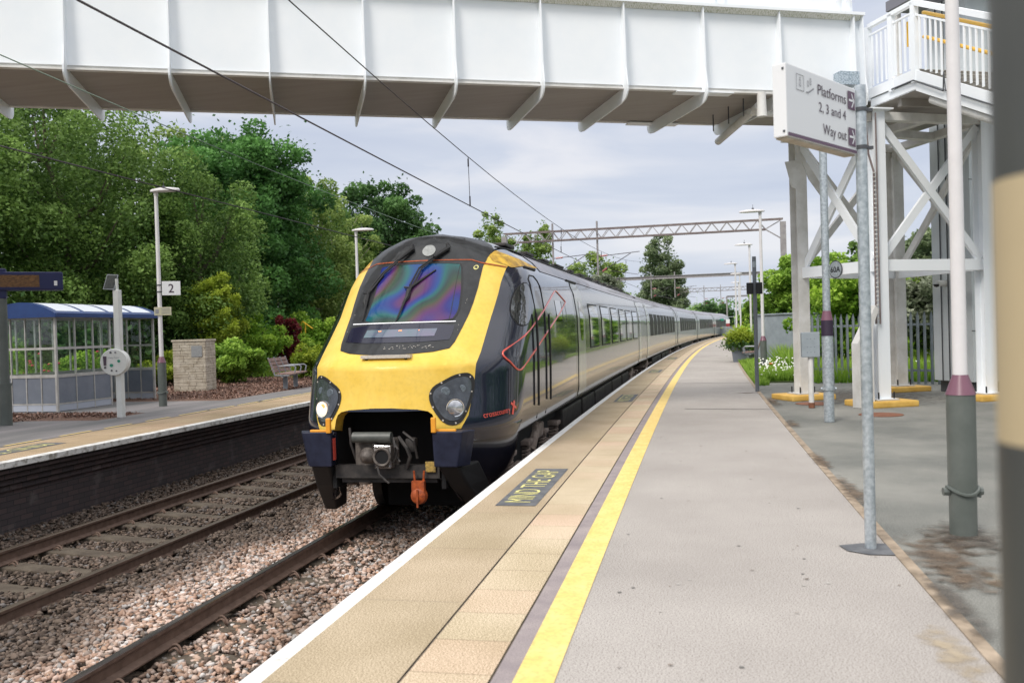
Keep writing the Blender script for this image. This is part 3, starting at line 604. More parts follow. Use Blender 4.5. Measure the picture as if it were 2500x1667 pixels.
def shell(name, u1, m, z0=1.12, z1=3.759, nz=46, front=True, u0=None, parent=train, cut=None, gz=None):
    zz = np.concatenate([np.linspace(z0, 3.2, nz//2), np.linspace(3.23, z1, nz-nz//2)]); mb = MB(); rows = []
    if front:
        tt = np.linspace(-PI/2, PI/2, 49)
        for z in zz:
            st = np.sign(np.sin(tt))*np.abs(np.sin(tt))**(2/NN); d = Wp(z)*st; u = U0(z)+Ln(z)*(1-np.abs(np.cos(tt))**(2/NN))
            u = np.concatenate([[u1], u, [u1]]); d = np.concatenate([[-Wp(z)], d, [Wp(z)]]); rows.append(T(u, d, z))
    else:
        uu = np.linspace(u0, u1, 12); nu = 12
        for z in zz: rows.append(T(np.concatenate([uu, uu[::-1]]), np.concatenate([np.full(12, -Wp(z)), np.full(12, Wp(z))]), z))
    n = len(rows[0])
    for r_ in rows: mb.v += [tuple(x) for x in r_]
    for i in range(len(zz)-1):
        for j in range(n-1):
            if cut and cut((j+.5)/(n-1), (zz[i]+zz[i+1])/2, j, n): continue
            if not front and j == 11: continue
            mb.f.append([i*n+j, i*n+j+1, (i+1)*n+j+1, (i+1)*n+j])
    if not front: mb.f.append([(len(zz)-1)*n+j for j in range(n)])
    return mb.build(name, m, parent, smooth=True, angle=50, fixn=True)
def archcut(fr, z, j, n):
    if z > 1.50: return False
    tt = np.linspace(-PI/2, PI/2, 49); jj = j-1
    if jj < 0 or jj >= 48: return False
    d = Wp(z)*math.sin(abs(tt[jj]+tt[jj+1])/2)**(2/NN); return d < .66
nose = shell('cab_shell', 6.30, M['slate'], front=True, cut=archcut)
sil = shell('carriage_body', 23.85, M['silver'], front=False, u0=6.30)
# roof skin, laid over the top of the shell
def roofskin(name, ua, ub, m, w=1.16, off=.006):
    mb = MB(); zz = np.array([3.265, 3.33, 3.4, 3.5, 3.58, 3.65, 3.70, 3.735, 3.757]); us = np.linspace(ua, ub, max(2, int((ub-ua)/.25)))
    ring = [(-1, z) for z in zz]+[(1, z) for z in zz[::-1]]
    for u in us:
        for sg, z in ring:
            d = float(fd(u, z)) if u < 5 else float(Wp(z)); mb.v.append(tuple(T(u, sg*(d+off*(1 if z < 3.6 else .3)), z+off)))
    n = len(ring)
    for i in range(len(us)-1):
        for j in range(n-1): mb.f.append([i*n+j, i*n+j+1, (i+1)*n+j+1, (i+1)*n+j])
    return mb.build(name, m, train, smooth=True, angle=50)
roofskin('roof', 3.95, 23.8, M['roof'])
# nose paint
hoodR = [(.0, 2.125), (.303, 2.135), (.513, 2.15), (.678, 2.185), (.713, 2.26), (.747, 2.43), (.772, 2.58), (.792, 2.74), (.806, 2.93), (.80, 3.23), (.812, 3.36), (.842, 3.46), (.76, 3.555), (.60, 3.645), (.40, 3.70), (.2, 3.735), (0, 3.75)]
hood = hoodR+mirror(hoodR)[1:-1]
yR = [(0, 1.535), (.116, 1.535), (.408, 1.515), (.522, 1.49), (.568, 1.455), (.591, 1.40), (.602, 1.29), (.86, 1.275), (.93, 1.42), (.955, 1.60), (.975, 1.78), (.985, 1.95), (1.003, 2.13), (1.005, 2.34), (1.01, 2.57), (1.03, 2.84), (1.035, 3.06), (1.045, 3.24), (1.04, 3.33), (.96, 3.42), (.855, 3.475)]
inner = [p_ for p_ in hoodR if p_[1] < 3.465][::-1]
ypoly = yR+inner+mirror(inner)[1:]+mirror(yR)[:-1]
patch('yellow_front', ypoly, 'F', M['yellow'], train, .004, .05)
patch('windscreen_surround', hood, 'F', M['hood'], train, .010, .05)
for sg in (-1, 1):
    pl_ = [(2.05, 3.44), (2.15, 3.50), (2.6, 3.395), (3.34, 3.35), (4.01, 3.325), (3.7, 3.30), (2.6, 3.262), (2.2, 3.22), (1.98, 3.30)]
    patch('grimy_roof_corner', pl_, 'G', M['yellowdirt'], train, .008, .08, sg)
glassL = [(0, 2.505), (-.49, 2.505), (-.485, 2.62), (-.48, 2.75), (-.48, 2.93), (-.495, 3.10), (-.53, 3.22), (-.51, 3.255), (0, 3.262)]
glassR = [(0, 2.505), (.60, 2.505), (.645, 2.62), (.64, 2.75), (.62, 2.93), (.585, 3.10), (.55, 3.22), (.52, 3.255), (0, 3.262)]
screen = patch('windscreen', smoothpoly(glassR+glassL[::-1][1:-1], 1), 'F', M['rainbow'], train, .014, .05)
patch('screen_bar', [(.572, 2.51), (.579, 2.51), (.540, 3.22), (.533, 3.22)], 'F', M['rubber'], screen, .017, .05)
patch('lower_panel', smoothpoly([(-.64, 2.262), (.64, 2.262), (.66, 2.34), (.655, 2.487), (-.655, 2.487), (-.66, 2.34)], 1), 'F', M['panel'], train, .014, .05)
patch('white_line', [(-.655, 2.489), (.655, 2.489), (.655, 2.501), (-.655, 2.501)], 'F', M['whiteline'], train, .018, .05)
dd = patch('destination_display', [(-.40, 2.325), (.47, 2.325), (.48, 2.415), (-.39, 2.415)], 'F', M['display'], train, .018, .05)
for a in (-.23, .03, .27): patch('display_led', [(a, 2.392), (a+.04 if a < .2 else a+.012, 2.392), (a+.04 if a < .2 else a+.012, 2.40), (a, 2.40)], 'F', M['led_o'], dd, .022, .05)
ol = [(-1.04, 3.23), (-.77, 3.275), (-.66, 3.315), (.65, 3.315), (.76, 3.275), (1.04, 3.225)]
patch('orange_line', ol+[(a, b-.014) for a, b in ol[::-1]], 'F', M['orange'], train, .015, .05)
tl = [(.11+.085*math.cos(i*PI/10), 3.44+.075*math.sin(i*PI/10)) for i in range(20)]
hl0 = patch('top_lamp', tl, 'F', mat('frosted lamp glass', (.22, .23, .22), (.32, .33, .32), scale=30, rough=.35, coat=.6), train, .02, .05)
tk = [(a, b) for a, b in hood]
tg = [(.725+.028*math.cos(i*PI/8), 3.20+.032*math.sin(i*PI/8)) for i in range(16)]
ti = [(.725+.018*math.cos(i*PI/8), 3.20+.021*math.sin(i*PI/8)) for i in range(16)]
patch('round_badge', tg, 'F', M['yellowtext'], train, .014, .05, holes=[ti]); 
mb = MB(); put_text(mb, 'A', lambda x, y: tuple(T(float(fu(.712+x, 3.188+y))-.018, .712+x, 3.188+y)), .026, .026, bold=.03); mb.build('badge_mark', M['yellowtext'], train, fixn=False)
# windscreen rubber frame line
gp = smoothpoly(glassR+glassL[::-1][1:-1], 1); go = offset_poly(gp, 1.03)
patch('windscreen_seal', go, 'F', M['rubber'], train, .016, .05, holes=[offset_poly(gp, .995)])
# flaking edge below the screen and loose chips
q = random.Random(4)
mbc = MB()
for k in range(46):
    a = q.uniform(-.1, .5) if k < 34 else q.uniform(-.66, .62); z = 2.215+.02*q.uniform(-1, 1)+.05*max(0, a-.42) if k < 34 else q.uniform(2.2, 3.2); a = a if k < 34 else q.choice((-1, 1))*(.70+.02*q.random())
    w = q.uniform(.004, .018) if k < 34 else .005
    pts = [(a, z), (a+w, z+.002), (a+w*.8, z+.006), (a-.003, z+.005)]; mbc.add([tuple(T(float(fu(x, y))-.024, x, y)) for x, y in pts], [(0, 1, 2, 3)])
mbc.build('paint_chips', M['palesteel'], train, fixn=False)
# wipers
def P3(d, z, o=.05): return T(float(fu(d, z))-o, d, z)
for (top, mid, low, bl) in (((-.13, 3.50), (-.46, 3.17), (-.60, 2.93), (-.53, 2.55)), ((.34, 3.50), (.05, 3.21), (-.005, 2.98), (-.05, 2.52))):
    mb = MB(); m2 = (mid[0]-.10 if mid[0] < 0 else mid[0]-.04, mid[1]-.15)
    for k in (0, .035): mb.tube([P3(top[0]+k, top[1]+.0), P3(mid[0]+k, mid[1], .07), P3(low[0]+k*1.3, low[1], .06)], .011, 6)
    mb.tube([P3(top[0]-.01, top[1]+.03, .02), P3(top[0]+.02, top[1]-.02, .06), P3((top[0]+mid[0])/2+.02, (top[1]+mid[1])/2, .085)], [.03, .033, .02], 8)
    w = mb.build('wiper', M['rubber'], train, smooth=True)
    mb = MB(); mb.tube([P3(low[0]+.16 if low[0] < -.3 else low[0]+.27, low[1]+.20, .035), P3(low[0]+.02, low[1]-.02, .06), P3(bl[0], bl[1], .035)], [.009, .022, .008], 6)
    mb.tube([P3(low[0]-.07, low[1]-.02, .05), P3(low[0]+.04, low[1]-.03, .07)], .012, 6); mb.tube([P3(low[0]+.0, low[1]-.06, .05), P3(low[0]+.01, low[1]-.15, .06), P3((low[0]+bl[0])/2, (low[1]+bl[1])/2, .05)], [.03, .028, .012], 6)
    mb.build('wiper_blade', M['rubber'], w, smooth=True)
# step under the windscreen
mb = MB(); ds = np.linspace(-.30, .30, 11); outer = [(d, -.005-.02*(1-(d/.3)**2)) for d in ds]
vs = []
for z in (2.098, 2.135):
    for d in ds: vs.append(tuple(T(.10+.22*d*d, d, z)))
    for d in ds[::-1]: vs.append(tuple(T(.20+.3*d*d, d, z)))
n = 22; mb.add(vs, [list(range(n))[::-1], list(range(n, 2*n))]+[(i, (i+1) % n, n+(i+1) % n, n+i) for i in range(n)])
st = mb.build('front_step', M['palesteel'], train)
for a in (-.24, .24): mb = MB(); mb.tube([T(.14, a, 2.10), T(.22, a, 2.05)], .016, 8); mb.build('step_bracket', M['rubber'], st)
# headlights
hlo = [(.867, 1.905), (.773, 1.885), (.677, 1.83), (.571, 1.77), (.532, 1.71), (.523, 1.64), (.550, 1.55), (.60, 1.46), (.66, 1.375), (.731, 1.325), (.801, 1.315), (.866, 1.345), (.91, 1.43), (.94, 1.53), (.968, 1.66), (.98, 1.78), (.965, 1.86), (.92, 1.90)]
hlo = smoothpoly(hlo, 1)
for sg in (1, -1):
    po = hlo if sg == 1 else mirror(hlo); h = patch('headlight', po, 'F', M['rubber'], train, .012, .04)
    patch('cover', offset_poly(po, .84), 'F', M['lenscover'], h, .018, .04)
    c = (sg*.80, 1.515); nrm = Vector((float(c[0])*.0, 0, 0))
    o3 = Vector(T(float(fu(c[0], c[1]))-.012, c[0], c[1])); ddir = (Vector(T(float(fu(c[0], c[1]))-1.0, c[0]+sg*.42, c[1]+.0))-o3).normalized(); rot = ddir.to_track_quat('Z', 'Y').to_matrix()
    mb = MB(); mb.lathe([(.002, .006), (.07, .012), (.094, .03), (.103, .03), (.105, 0)], o3, 28, rot=rot); mb.build('lamp_bezel', M['chrome'], h, smooth=True)
    mb = MB(); mb.lathe([(.088, .034), (.078, .040), (.045, .052), (.003, .058)], o3, 24, rot=rot); mb.build('lamp', M['lampglow'] if sg == -1 else mat('unlit lamp glass', (.22, .23, .25), (.62, .64, .68), scale=9, rough=.06, metal=.5, coat=1.), h, smooth=True)
    if sg == -1: mb = MB(); mb.lathe([(.034, .055), (.03, .064), (.003, .066)], o3+Vector((.035, 0, .035)), 16, rot=rot); mb.build('lamp_glow', M['lampwarm'], h, smooth=True)
    for (a, b, r_) in ((.70, 1.70, .055), (.865, 1.725, .045)):
        o4 = Vector(T(float(fu(a, b))-.02, sg*a, b)); mb = MB(); mb.lathe([(r_, 0), (r_*.9, .006), (.002, .007)], o4, 20, rot=rot); mb.build('led_cluster', M['led'], h, smooth=True)
    mb = MB()
    po2 = offset_poly(po, .93); 
    for k in range(0, len(po2), 4):
        a, b = po2[k]; mb.lathe([(.011, 0), (.010, .006), (.001, .009)], Vector(T(float(fu(a, b))-.014, a, b)), 8, rot=rot)
    mb.build('screw_heads', M['palesteel'], h, smooth=True)
    mb = MB(); mb.cbox(Vector(T(-.10, sg*.625, 1.35)), (.055, .05, .17), .012); mb.cbox(Vector(T(-.05, sg*.75, 1.282)), (.24, .04, .035), .01); mb.build('yellow_lug', M['amber'], train)
# arch lining and dark interior of the coupler bay
mb = MB(); arch = [(.602, 1.28), (.591, 1.40), (.568, 1.455), (.522, 1.49), (.408, 1.515), (0, 1.535)]; arch = arch+mirror(arch)[1:]
for d, z in arch: mb.v += [tuple(T(float(fu(d, z))-.004, d, z)), tuple(T(float(fu(d, z))+.16, d*.965, z-.02))]
for i in range(len(arch)-1): mb.f.append([2*i, 2*i+1, 2*i+3, 2*i+2])
mb.build('arch_lining', M['yellowdirt'], train, smooth=True)
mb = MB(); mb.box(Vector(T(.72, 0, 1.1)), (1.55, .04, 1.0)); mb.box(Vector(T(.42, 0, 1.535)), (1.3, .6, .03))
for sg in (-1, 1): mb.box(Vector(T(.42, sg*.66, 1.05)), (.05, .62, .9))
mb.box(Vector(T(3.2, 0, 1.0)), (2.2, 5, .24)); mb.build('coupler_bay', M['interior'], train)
# bumper blocks and lower fairings
for sg in (-1, 1):
    mb = MB(); zt, zb = 1.275, .875
    pt = [(-.10, .60), (-.10, .955), (-.02, 1.0), (.10, 1.055), (.12, .64)]; pb = [(-.08, .61), (-.08, .875), (.0, .93), (.10, .985), (.12, .64)]
    vs = [tuple(T(u, sg*d, zb)) for u, d in pb]+[tuple(T(u, sg*d, zt)) for u, d in pt]
    mb.add(vs, [(0, 1, 2, 3, 4), (9, 8, 7, 6, 5)]+[(i, (i+1) % 5, 5+(i+1) % 5, 5+i) for i in range(5)])
    o = mb.build('bumper_block', M['navyflat'], train); bv = o.modifiers.new('b', 'BEVEL'); bv.width = .012; bv.segments = 2
    # fairing
    zz = np.linspace(1.262, .42, 16); mb = MB(); rows = []
    for z in zz:
        k = (1.262-z)/1.1; w_ = Wp(max(z, .25))*(1-.08*max(0, k-.5)); L_ = 1.35; u0_ = -.03+.80*max(0, k-.22)**1.3; us = u0_+.035+(1.30-.10*k-u0_)*np.linspace(0, 1, 16)**1.3
        dsd = [w_*(1-(1-min(1, (u-u0_*.55)/L_+.02))**NN)**(1/NN) for u in us]
        inner_ = .60+.32*k*k
        rows.append([T(u0_+.10, sg*inner_, z)]+[T(u, sg*max(inner_+.02, d), z) for u, d in zip(us, dsd)])
    n = len(rows[0]); 
    for r_ in rows: mb.v += [tuple(x) for x in r_]
    for i in range(len(rows)-1):
        for j in range(n-1): mb.f.append([i*n+j, i*n+j+1, (i+1)*n+j+1, (i+1)*n+j])
    o = mb.build('lower_fairing', M['navy'], train, smooth=True, angle=50); so_ = o.modifiers.new('s', 'SOLIDIFY'); so_.thickness = .03
for sg in (-1, 1):
    mb = MB(); tp = [(-.06, .64), (-.06, .875), (.45, 1.0), (.45, .66)]; md_ = [(.18, .70), (.18, .93), (.70, 1.04), (.70, .74)]; bt = [(.62, .86), (.62, 1.02), (1.0, 1.06), (1.0, .88)]
    for lv, z in ((tp, .88), (md_, .62), (bt, .24)): mb.v += [tuple(T(u, sg*d, z)) for u, d in lv]
    for k in range(2): mb.f += [[k*4+i, k*4+(i+1) % 4, k*4+4+(i+1) % 4, k*4+4+i] for i in range(4)]
    mb.f += [[0, 1, 2, 3], [11, 10, 9, 8]]; o = mb.build('obstacle_deflector', M['rubber'], train); bv = o.modifiers.new('b', 'BEVEL'); bv.width = .03; bv.segments = 3
mb = MB(); mb.box(Vector(T(.12, 0, .80)), (1.25, .10, .15)); mb.box(Vector(T(.16, 0, .70)), (1.15, .05, .07)); mb.build('cross_beam', M['darksteel'], train)
mb = MB(); mb.box(Vector(T(.0, -.605, 1.07)), (.012, .06, .25)); mb.build('red_flash', M['redline'], train)
cp = MB(); cp.tube([T(-.02, -.36, 1.205), T(-.02, .10, 1.205)], .062, 20); tb = cp.build('coupler_tube', M['tubegrey'], train, smooth=True)
mb = MB(); mb.cbox(Vector(T(.02, .0, .985)), (.21, .16, .27), .02)
c0 = Vector(T(-.07, .0, .99)); rotc = Vector((0, -1, 0)).to_track_quat('Z', 'Y').to_matrix()
cpl = mb.build('coupler', M['couplersteel'], train)
mb = MB(); mb.lathe([(.108, 0), (.108, .022), (.098, .03), (.082, .026), (.078, .01)], c0, 26, rot=rotc); mb.build('socket_ring', M['couplersteel'], cpl, smooth=True)
mb = MB(); mb.lathe([(.079, .014), (.001, .012)], c0, 26, rot=rotc); mb.build('socket', M['interior'], cpl, smooth=True)
mb = MB(); mb.box(Vector(T(.10, -.12, 1.02)), (.52, .03, .34)); mb.build('backing_plate', M['couplersteel'], cpl)
mb = MB(); mb.tube([Vector(T(-.06, x_, z_)) for x_, z_ in ((-.09, 1.11), (.09, 1.11), (.09, .87), (-.09, .87), (-.09, 1.11))], .010, 6); mb.build('edge_bolts', M['chrome'], cpl, smooth=True)
mb = MB(); mb.lathe([(.095, 0), (.09, .04), (.06, .09), (.02, .12), (.001, .122)], Vector(T(-.03, -.185, 1.0)), 22, rot=rotc); mb.build('guide_cone', M['couplersteel'], cpl, smooth=True)
mb = MB(); mb.tube([T(-.10, -.05, .88), T(-.13, -.02, .80), T(-.12, .05, .73), T(-.12, .09, .70)], .012, 6); mb.tube([T(-.02, .12, 1.2), T(-.08, .16, 1.1), T(-.03, .15, 1.0), T(-.05, .2, .93)], .014, 6); mb.tube([T(.05, .16, 1.2), T(.0, .27, 1.08), T(.02, .30, .98), T(.05, .25, .85)], .022, 8); mb.tube([T(.1, .2, 1.25), T(.05, .34, 1.16), T(.1, .36, .95)], .016, 8); mb.tube([T(.1, -.45, 1.3), T(.05, -.42, 1.12), T(.12, -.38, .9)], .016, 8); mb.tube([T(-.03, .13, 1.15), T(-.1, .2, 1.08), T(-.07, .17, .98), T(-.04, .12, .92)], .012, 6); mb.cbox(Vector(T(.15, .28, 1.1)), (.12, .14, .16), .03); mb.tube([T(0, -.1, 1.12), T(-.06, -.09, 1.10)], .035, 8)
mb.build('hose', M['darksteel'], train, smooth=True)
mb = MB(); mb.cbox(Vector(T(.05, .53, .86)), (.12, .02, .12), .008); mb.build('yellow_tag', mat('worn yellow tag', (.55, .36, .08), (.2, .14, .05), scale=30, rough=.6), train)
mb = MB(); oc = Vector(T(.02, .40, .54)); mb.lathe([(.055, -.04), (.09, -.02), (.10, .02), (.085, .06), (.05, .08), (.001, .085)], oc, 20, rot=rotc); mb.box(oc+Vector((0, -.03, .11)), (.15, .06, .12)); mb.box(oc+Vector((0, -.09, -.02)), (.02, .02, .20)); mb.tube([oc+Vector((-.05, 0, .15)), oc+Vector((-.06, 0, .28))], .012, 6); mb.tube([oc+Vector((.05, 0, .15)), oc+Vector((.06, 0, .28))], .012, 6); mb.build('orange_sensor', M['orange'], train, smooth=True, angle=30)
# cab side details, both sides
cabwin = [(2.29, 3.02), (2.0, 2.95), (1.78, 2.81), (1.62, 2.66), (1.55, 2.54), (1.60, 2.455), (1.78, 2.435), (1.98, 2.48), (2.18, 2.62), (2.33, 2.80), (2.38, 2.95)]
dia = [(.86, 2.09), (1.2, 1.86), (2.35, 2.08), (5.35, 2.86), (4.55, 3.01), (2.14, 2.50)]
for sg in (1, -1):
    cw = smoothpoly(cabwin, 1); patch('cab_window_frame', offset_poly(cw, 1.06), 'G', M['rubber'], train, .004, .08, sg); patch('cab_window', cw, 'G', M['carglassdark'], train, .008, .08, sg)
    # cab door outline and handrails
    def seam(name, pts, m, r=.008, o=.004, par=train):
        mb = MB(); P = []
        for a, b in zip(pts[:-1], pts[1:]):
            for k in range(5): P.append((a[0]+(b[0]-a[0])*k/5, a[1]+(b[1]-a[1])*k/5))
        P.append(pts[-1]); mb.tube([T(u-o*min(2., (float(fd(u+.01, z))-float(fd(u, z)))/.01), sg*(float(fd(u, z))+o), z) for u, z in P], r, 6); return mb.build(name, m, par, smooth=True)
    dr = seam('cab_door', [(2.44, 1.16), (2.44, 2.95), (2.50, 3.08), (2.65, 3.14), (2.95, 3.14), (3.10, 3.08), (3.16, 2.95), (3.16, 1.16)], M['rubber'])
    seam('handrail', [(2.30, 2.60), (2.30, 1.35)], M['rubber'], .017, .035, dr); seam('handrail', [(3.30, 2.60), (3.30, 1.35)], M['rubber'], .017, .035, dr)
    dpt = []
    for (p_, q1, q2) in (((.86, 2.09), (2.14, 2.50), (1.2, 1.86)), ((1.2, 1.86), (.86, 2.09), (2.35, 2.09)), ((5.45, 2.83), (4.16, 2.51), (4.55, 3.0)), ((4.55, 3.0), (5.45, 2.83), (2.14, 2.50))):
        p_, q1, q2 = map(np.array, (p_, q1, q2)); l1 = p_+(q1-p_)/np.linalg.norm(q1-p_)*.15; l2 = p_+(q2-p_)/np.linalg.norm(q2-p_)*.15
        for k_ in range(6): w_ = k_/5; dpt.append(tuple((1-w_)**2*l1+2*w_*(1-w_)*p_+w_**2*l2))
    if sg == 1: seam('coral_outline', dpt+[dpt[0]], M['redline'], .011, .006)
    patch('equipment_window', [(4.25, 2.49), (4.80, 2.49), (4.80, 2.83), (4.25, 2.83)], 'G', M['carglassdark'], train, .006, .1, sg)
    patch('slim_window', [(4.90, 2.49), (5.35, 2.49), (5.35, 2.83), (4.90, 2.83)], 'G', M['silver'], train, .006, .1, sg, holes=[[(4.95, 2.52), (5.30, 2.52), (5.30, 2.80), (4.95, 2.80)]])
    for ua, ub in ((2.7, 3.45), (6.6, 7.85)): seam('roof_vent', [(ua, 3.262), (ub, 3.262)], M['rubber'], .018, .01)
    if sg == 1:
        mb = MB(); put_text(mb, 'crosscountry', lambda x, y: tuple(T(.42+x, float(fd(.42+x, 1.365+.0*x+y))+.006, 1.372+.055*x+y)), .45, .068); mb.build('lettering', M['redline'], train, fixn=False)
        mb = MB()
        for poly in ([(.90, 1.365), (.945, 1.36), (1.02, 1.50), (1.005, 1.53), (.975, 1.52)], [(.90, 1.49), (.925, 1.515), (1.05, 1.445), (1.04, 1.42), (1.0, 1.435)]):
            mb.add([tuple(T(u, float(fd(u, z))+.007, z)) for u, z in poly], [list(range(len(poly)))])
        mb.build('cross_emblem', M['redline'], train, fixn=False)
# carriage side equipment
def side_kit(ub, parent, first=False, rev=False):
    """doors and windows on both sides of a carriage starting at ub"""
    for sg in (1, -1):
        def G(name, poly, m, off, par=parent, holes=()): return patch(name, poly, 'G', m, par, off, (2.5, .12), sg, holes=holes)
        drs = [6.62, 21.3] if first else [1.2, 21.1]
        for a in drs:
            o = ub+a; dpoly = [(o, 1.16), (o+1.02, 1.16), (o+1.02, 3.14), (o+.92, 3.20), (o+.10, 3.20), (o, 3.14)]
            pz = sorted(set([1.16, 1.3, 2.0, 2.6, 2.9, 3.0, 3.1, 3.14, 3.2]))
            d_ = patch('door', dpoly, 'G', M['doorgrey'], parent, .009, (.35, .1), sg, holes=[]); patch('door_seal', [(o-.03, 1.14), (o+1.05, 1.14), (o+1.05, 3.15), (o+.94, 3.225), (o+.08, 3.225), (o-.03, 3.15)], 'G', M['rubber'], parent, .004, (.35, .1), sg)
            patch('door_glass', smoothpoly([(o+.28, 2.15), (o+.74, 2.15), (o+.74, 2.88), (o+.28, 2.88)], 1), 'G', M['carglassdark'], d_, .014, (.35, .1), sg)
        ws = [(8.45, 9.85), (10.6, 12.15), (12.8, 14.2), (14.9, 16.3), (16.9, 18.5), (19.1, 20.6)] if first else [(3.0+k*2.25, 3.0+k*2.25+1.75) for k in range(8)]
        for a, b in ws:
            fr = patch('window', [(ub+a-.05, 1.97), (ub+b+.05, 1.97), (ub+b+.05, 2.87), (ub+a-.05, 2.87)], 'G', M['rubber'], parent, .006, (.9, .1), sg)
            patch('pane', [(ub+a, 2.0), (ub+b, 2.0), (ub+b, 2.84), (ub+a, 2.84)], 'G', M['carglass'], fr, .012, (.9, .1), sg)
side_kit(0, train, True)
def underframe(ub, parent, length):
    mb = MB(); ue = ub+length
    a = ub+5.6; q = random.Random(int(ub*10))
    while a < ue-5.2:
        l_ = q.uniform(1.2, 2.6); l_ = min(l_, ue-5.0-a); zt_ = .98; zb_ = q.uniform(.34, .5)
        mb.cbox(Vector(T(a+l_/2, 0, (zt_+zb_)/2)), (2.42+q.uniform(-.06, .06), l_, zt_-zb_), .03, -float(heading(SF+a))); a += l_+q.uniform(.06, .25)
    mb.box(Vector(T(ub+length/2+.8, 0, 1.06)), (2.3, length-2.2, .13), -float(heading(SF+ub+length/2)))
    mb.build('underframe_equipment', M['darksteel'], parent)
    for c in (ub+3.35, ue-3.4):
        th_ = -float(heading(SF+c)); mb = MB()
        def L(u, d, z): return Vector(T(c+u, d, z))
        for sg in (-1, 1):
            mb.bar(L(-1.5, sg*.98, .60), L(-.7, sg*.98, .52), .14, .16); mb.bar(L(-.7, sg*.98, .52), L(.7, sg*.98, .52), .14, .18); mb.bar(L(.7, sg*.98, .52), L(1.5, sg*.98, .60), .14, .16)
            for u in (-1.25, 1.25): mb.cbox(L(u, sg*1.04, .46), (.22, .34, .30), .04, th_)
            for u in (-1.85, -.66, .66, 1.85): mb.cbox(L(u, sg*1.05, .80), (.30, .36, .07), .02, th_)
            mb.tube([L(-.35, sg*1.12, .62), L(.15, sg*1.12, .95)], .075, 10); mb.cbox(L(.25, sg*1.02, .86), (.3, .62, .22), .03, th_)
        mb.box(L(0, 0, .62), (1.9, .5, .2), th_); b = mb.build('bogie', M['brownsteel'], parent)
        mb = MB()
        for sg in (-1, 1):
            for u in (-1.85, 1.85, -.66, .66):
                pts = [L(u+.12*math.sin(k*PI/4), sg*1.05+.12*math.cos(k*PI/4), .38+k*.0065) for k in range(60)]; mb.tube(pts, .022, 5)
        mb.build('coil_spring', M['brownsteel'], b, smooth=True)
        mb = MB()
        for u in (-1.25, 1.25):
            for sg in (-1, 1): mb.tube([L(u, sg*.68, .40), L(u, sg*.81, .40)], .40, 26)
        mb.build('wheel', M['darksteel'], b, smooth=True, angle=30)
underframe(0, train, 23.85)
mb = MB(); mb.cbox(Vector(T(3.0, .33, .60)), (1.5, 3.6, .84), .05, -float(heading(SF+3))); mb.build('underside_shade_box', M['interior'], train)  # added black box standing in for the shadow under the cab
mb = MB(); q = random.Random(9)
for k in range(12):
    a = 3.4+k*1.7; mb.cbox(Vector(T(a+.6, .50, 3.69)), (.4, q.uniform(.5, .9), .05), .015, -float(heading(SF+a)))
for k in range(4): mb.cbox(Vector(T(7+k*4.2, .0, 3.765)), (.8, 1.7, .05), .03, -float(heading(SF+7+k*4.2)))
mb.build('roof_pod', M['darksteel'], train)
for dd_ in (.86, -.86):
    mb = MB(); mb.tube([T(2.35, dd_*.97, 3.53), T(3.2, dd_, 3.555), T(8, dd_, 3.56), T(16, dd_, 3.56), T(23.8, dd_, 3.56)], .014, 6); mb.build('roof_rib', M['rubber'], train)
for k in range(1, 5):
    ub = .25+23.0*k+.6; length = 22.4
    car = MB(); zz = np.concatenate([np.linspace(1.12, 3.2, 12), np.linspace(3.26, 3.76, 10)]); us = np.linspace(ub, ub+length, 6); n = 2*len(zz)
    for u in us:
        for z in zz: car.v.append(tuple(T(u, Wp(z), z)))
        for z in zz[::-1]: car.v.append(tuple(T(u, -Wp(z), z)))
    for i in range(len(us)-1):
        for j in range(n-1): car.f.append([i*n+j, i*n+j+1, (i+1)*n+j+1, (i+1)*n+j])
    car.f.append(list(range(n))); car.f.append([(len(us)-1)*n+j for j in range(n)][::-1])
    c = car.build('carriage', M['silver'], train, smooth=True, angle=50)
    # roof
    mb = MB(); zr = np.array([3.30, 3.38, 3.5, 3.6, 3.68, 3.73, 3.758]); ring = [(-1, z) for z in zr]+[(1, z) for z in zr[::-1]]
    for u in us:
        for sg, z in ring: mb.v.append(tuple(T(u, sg*(float(Wp(z))+.006), z+.006)))
    n = len(ring)
    for i in range(len(us)-1):
        for j in range(n-1): mb.f.append([i*n+j, i*n+j+1, (i+1)*n+j+1, (i+1)*n+j])
    mb.build('roof', M['roof'], c, smooth=True, angle=50)
    side_kit(ub, c); underframe(ub, c, length)
    mb = MB(); mb.box(Vector(T(ub-.35, 0, 2.2)), (2.1, .75, 2.5), -float(heading(SF+ub))); mb.build('gangway', M['interior'], c)

# ------------------------------------------------------------------ overhead line
GS = [50, 100, 150, 200, 250]
def wire(name, pts, r, m, label, cat, t=None):
    mb = MB(); mb.tube(pts, r, 5); o = mb.build(name, m, t, smooth=True); return tag(o, label, cat) if t is None else o
def line_set(d0, zc, dm, m1, m2, lab, drops, sup, zm, stag):
    t = thing('overhead_line', Wv(10, d0, zc), lab, 'overhead wire')
    ss = np.arange(-14, 262, 2.); st = lambda s: d0+stag*math.cos(s/50*PI)
    wire('contact_wire', [W(s, st(s), zc) for s in ss], .0085, m1, None, None, t)
    def zmf(s): a = (s % 50)/50; return zm-(zm-zc-.55)*4*a*(1-a)*.9
    wire('catenary_wire', [W(s, dm, zmf(s)) for s in ss], .007, m2, None, None, t)
    for s in drops:
        mb = MB(); mb.tube([W(s, st(s), zc), W(s, dm, zmf(s))], .005, 4); mb.tube([W(s, dm, zmf(s)-.03), W(s, dm, zmf(s)-.16)], .012, 4); mb.tube([W(s, st(s), zc+.16), W(s, st(s), zc-.01)], .012, 4); mb.build('dropper', m2, t)
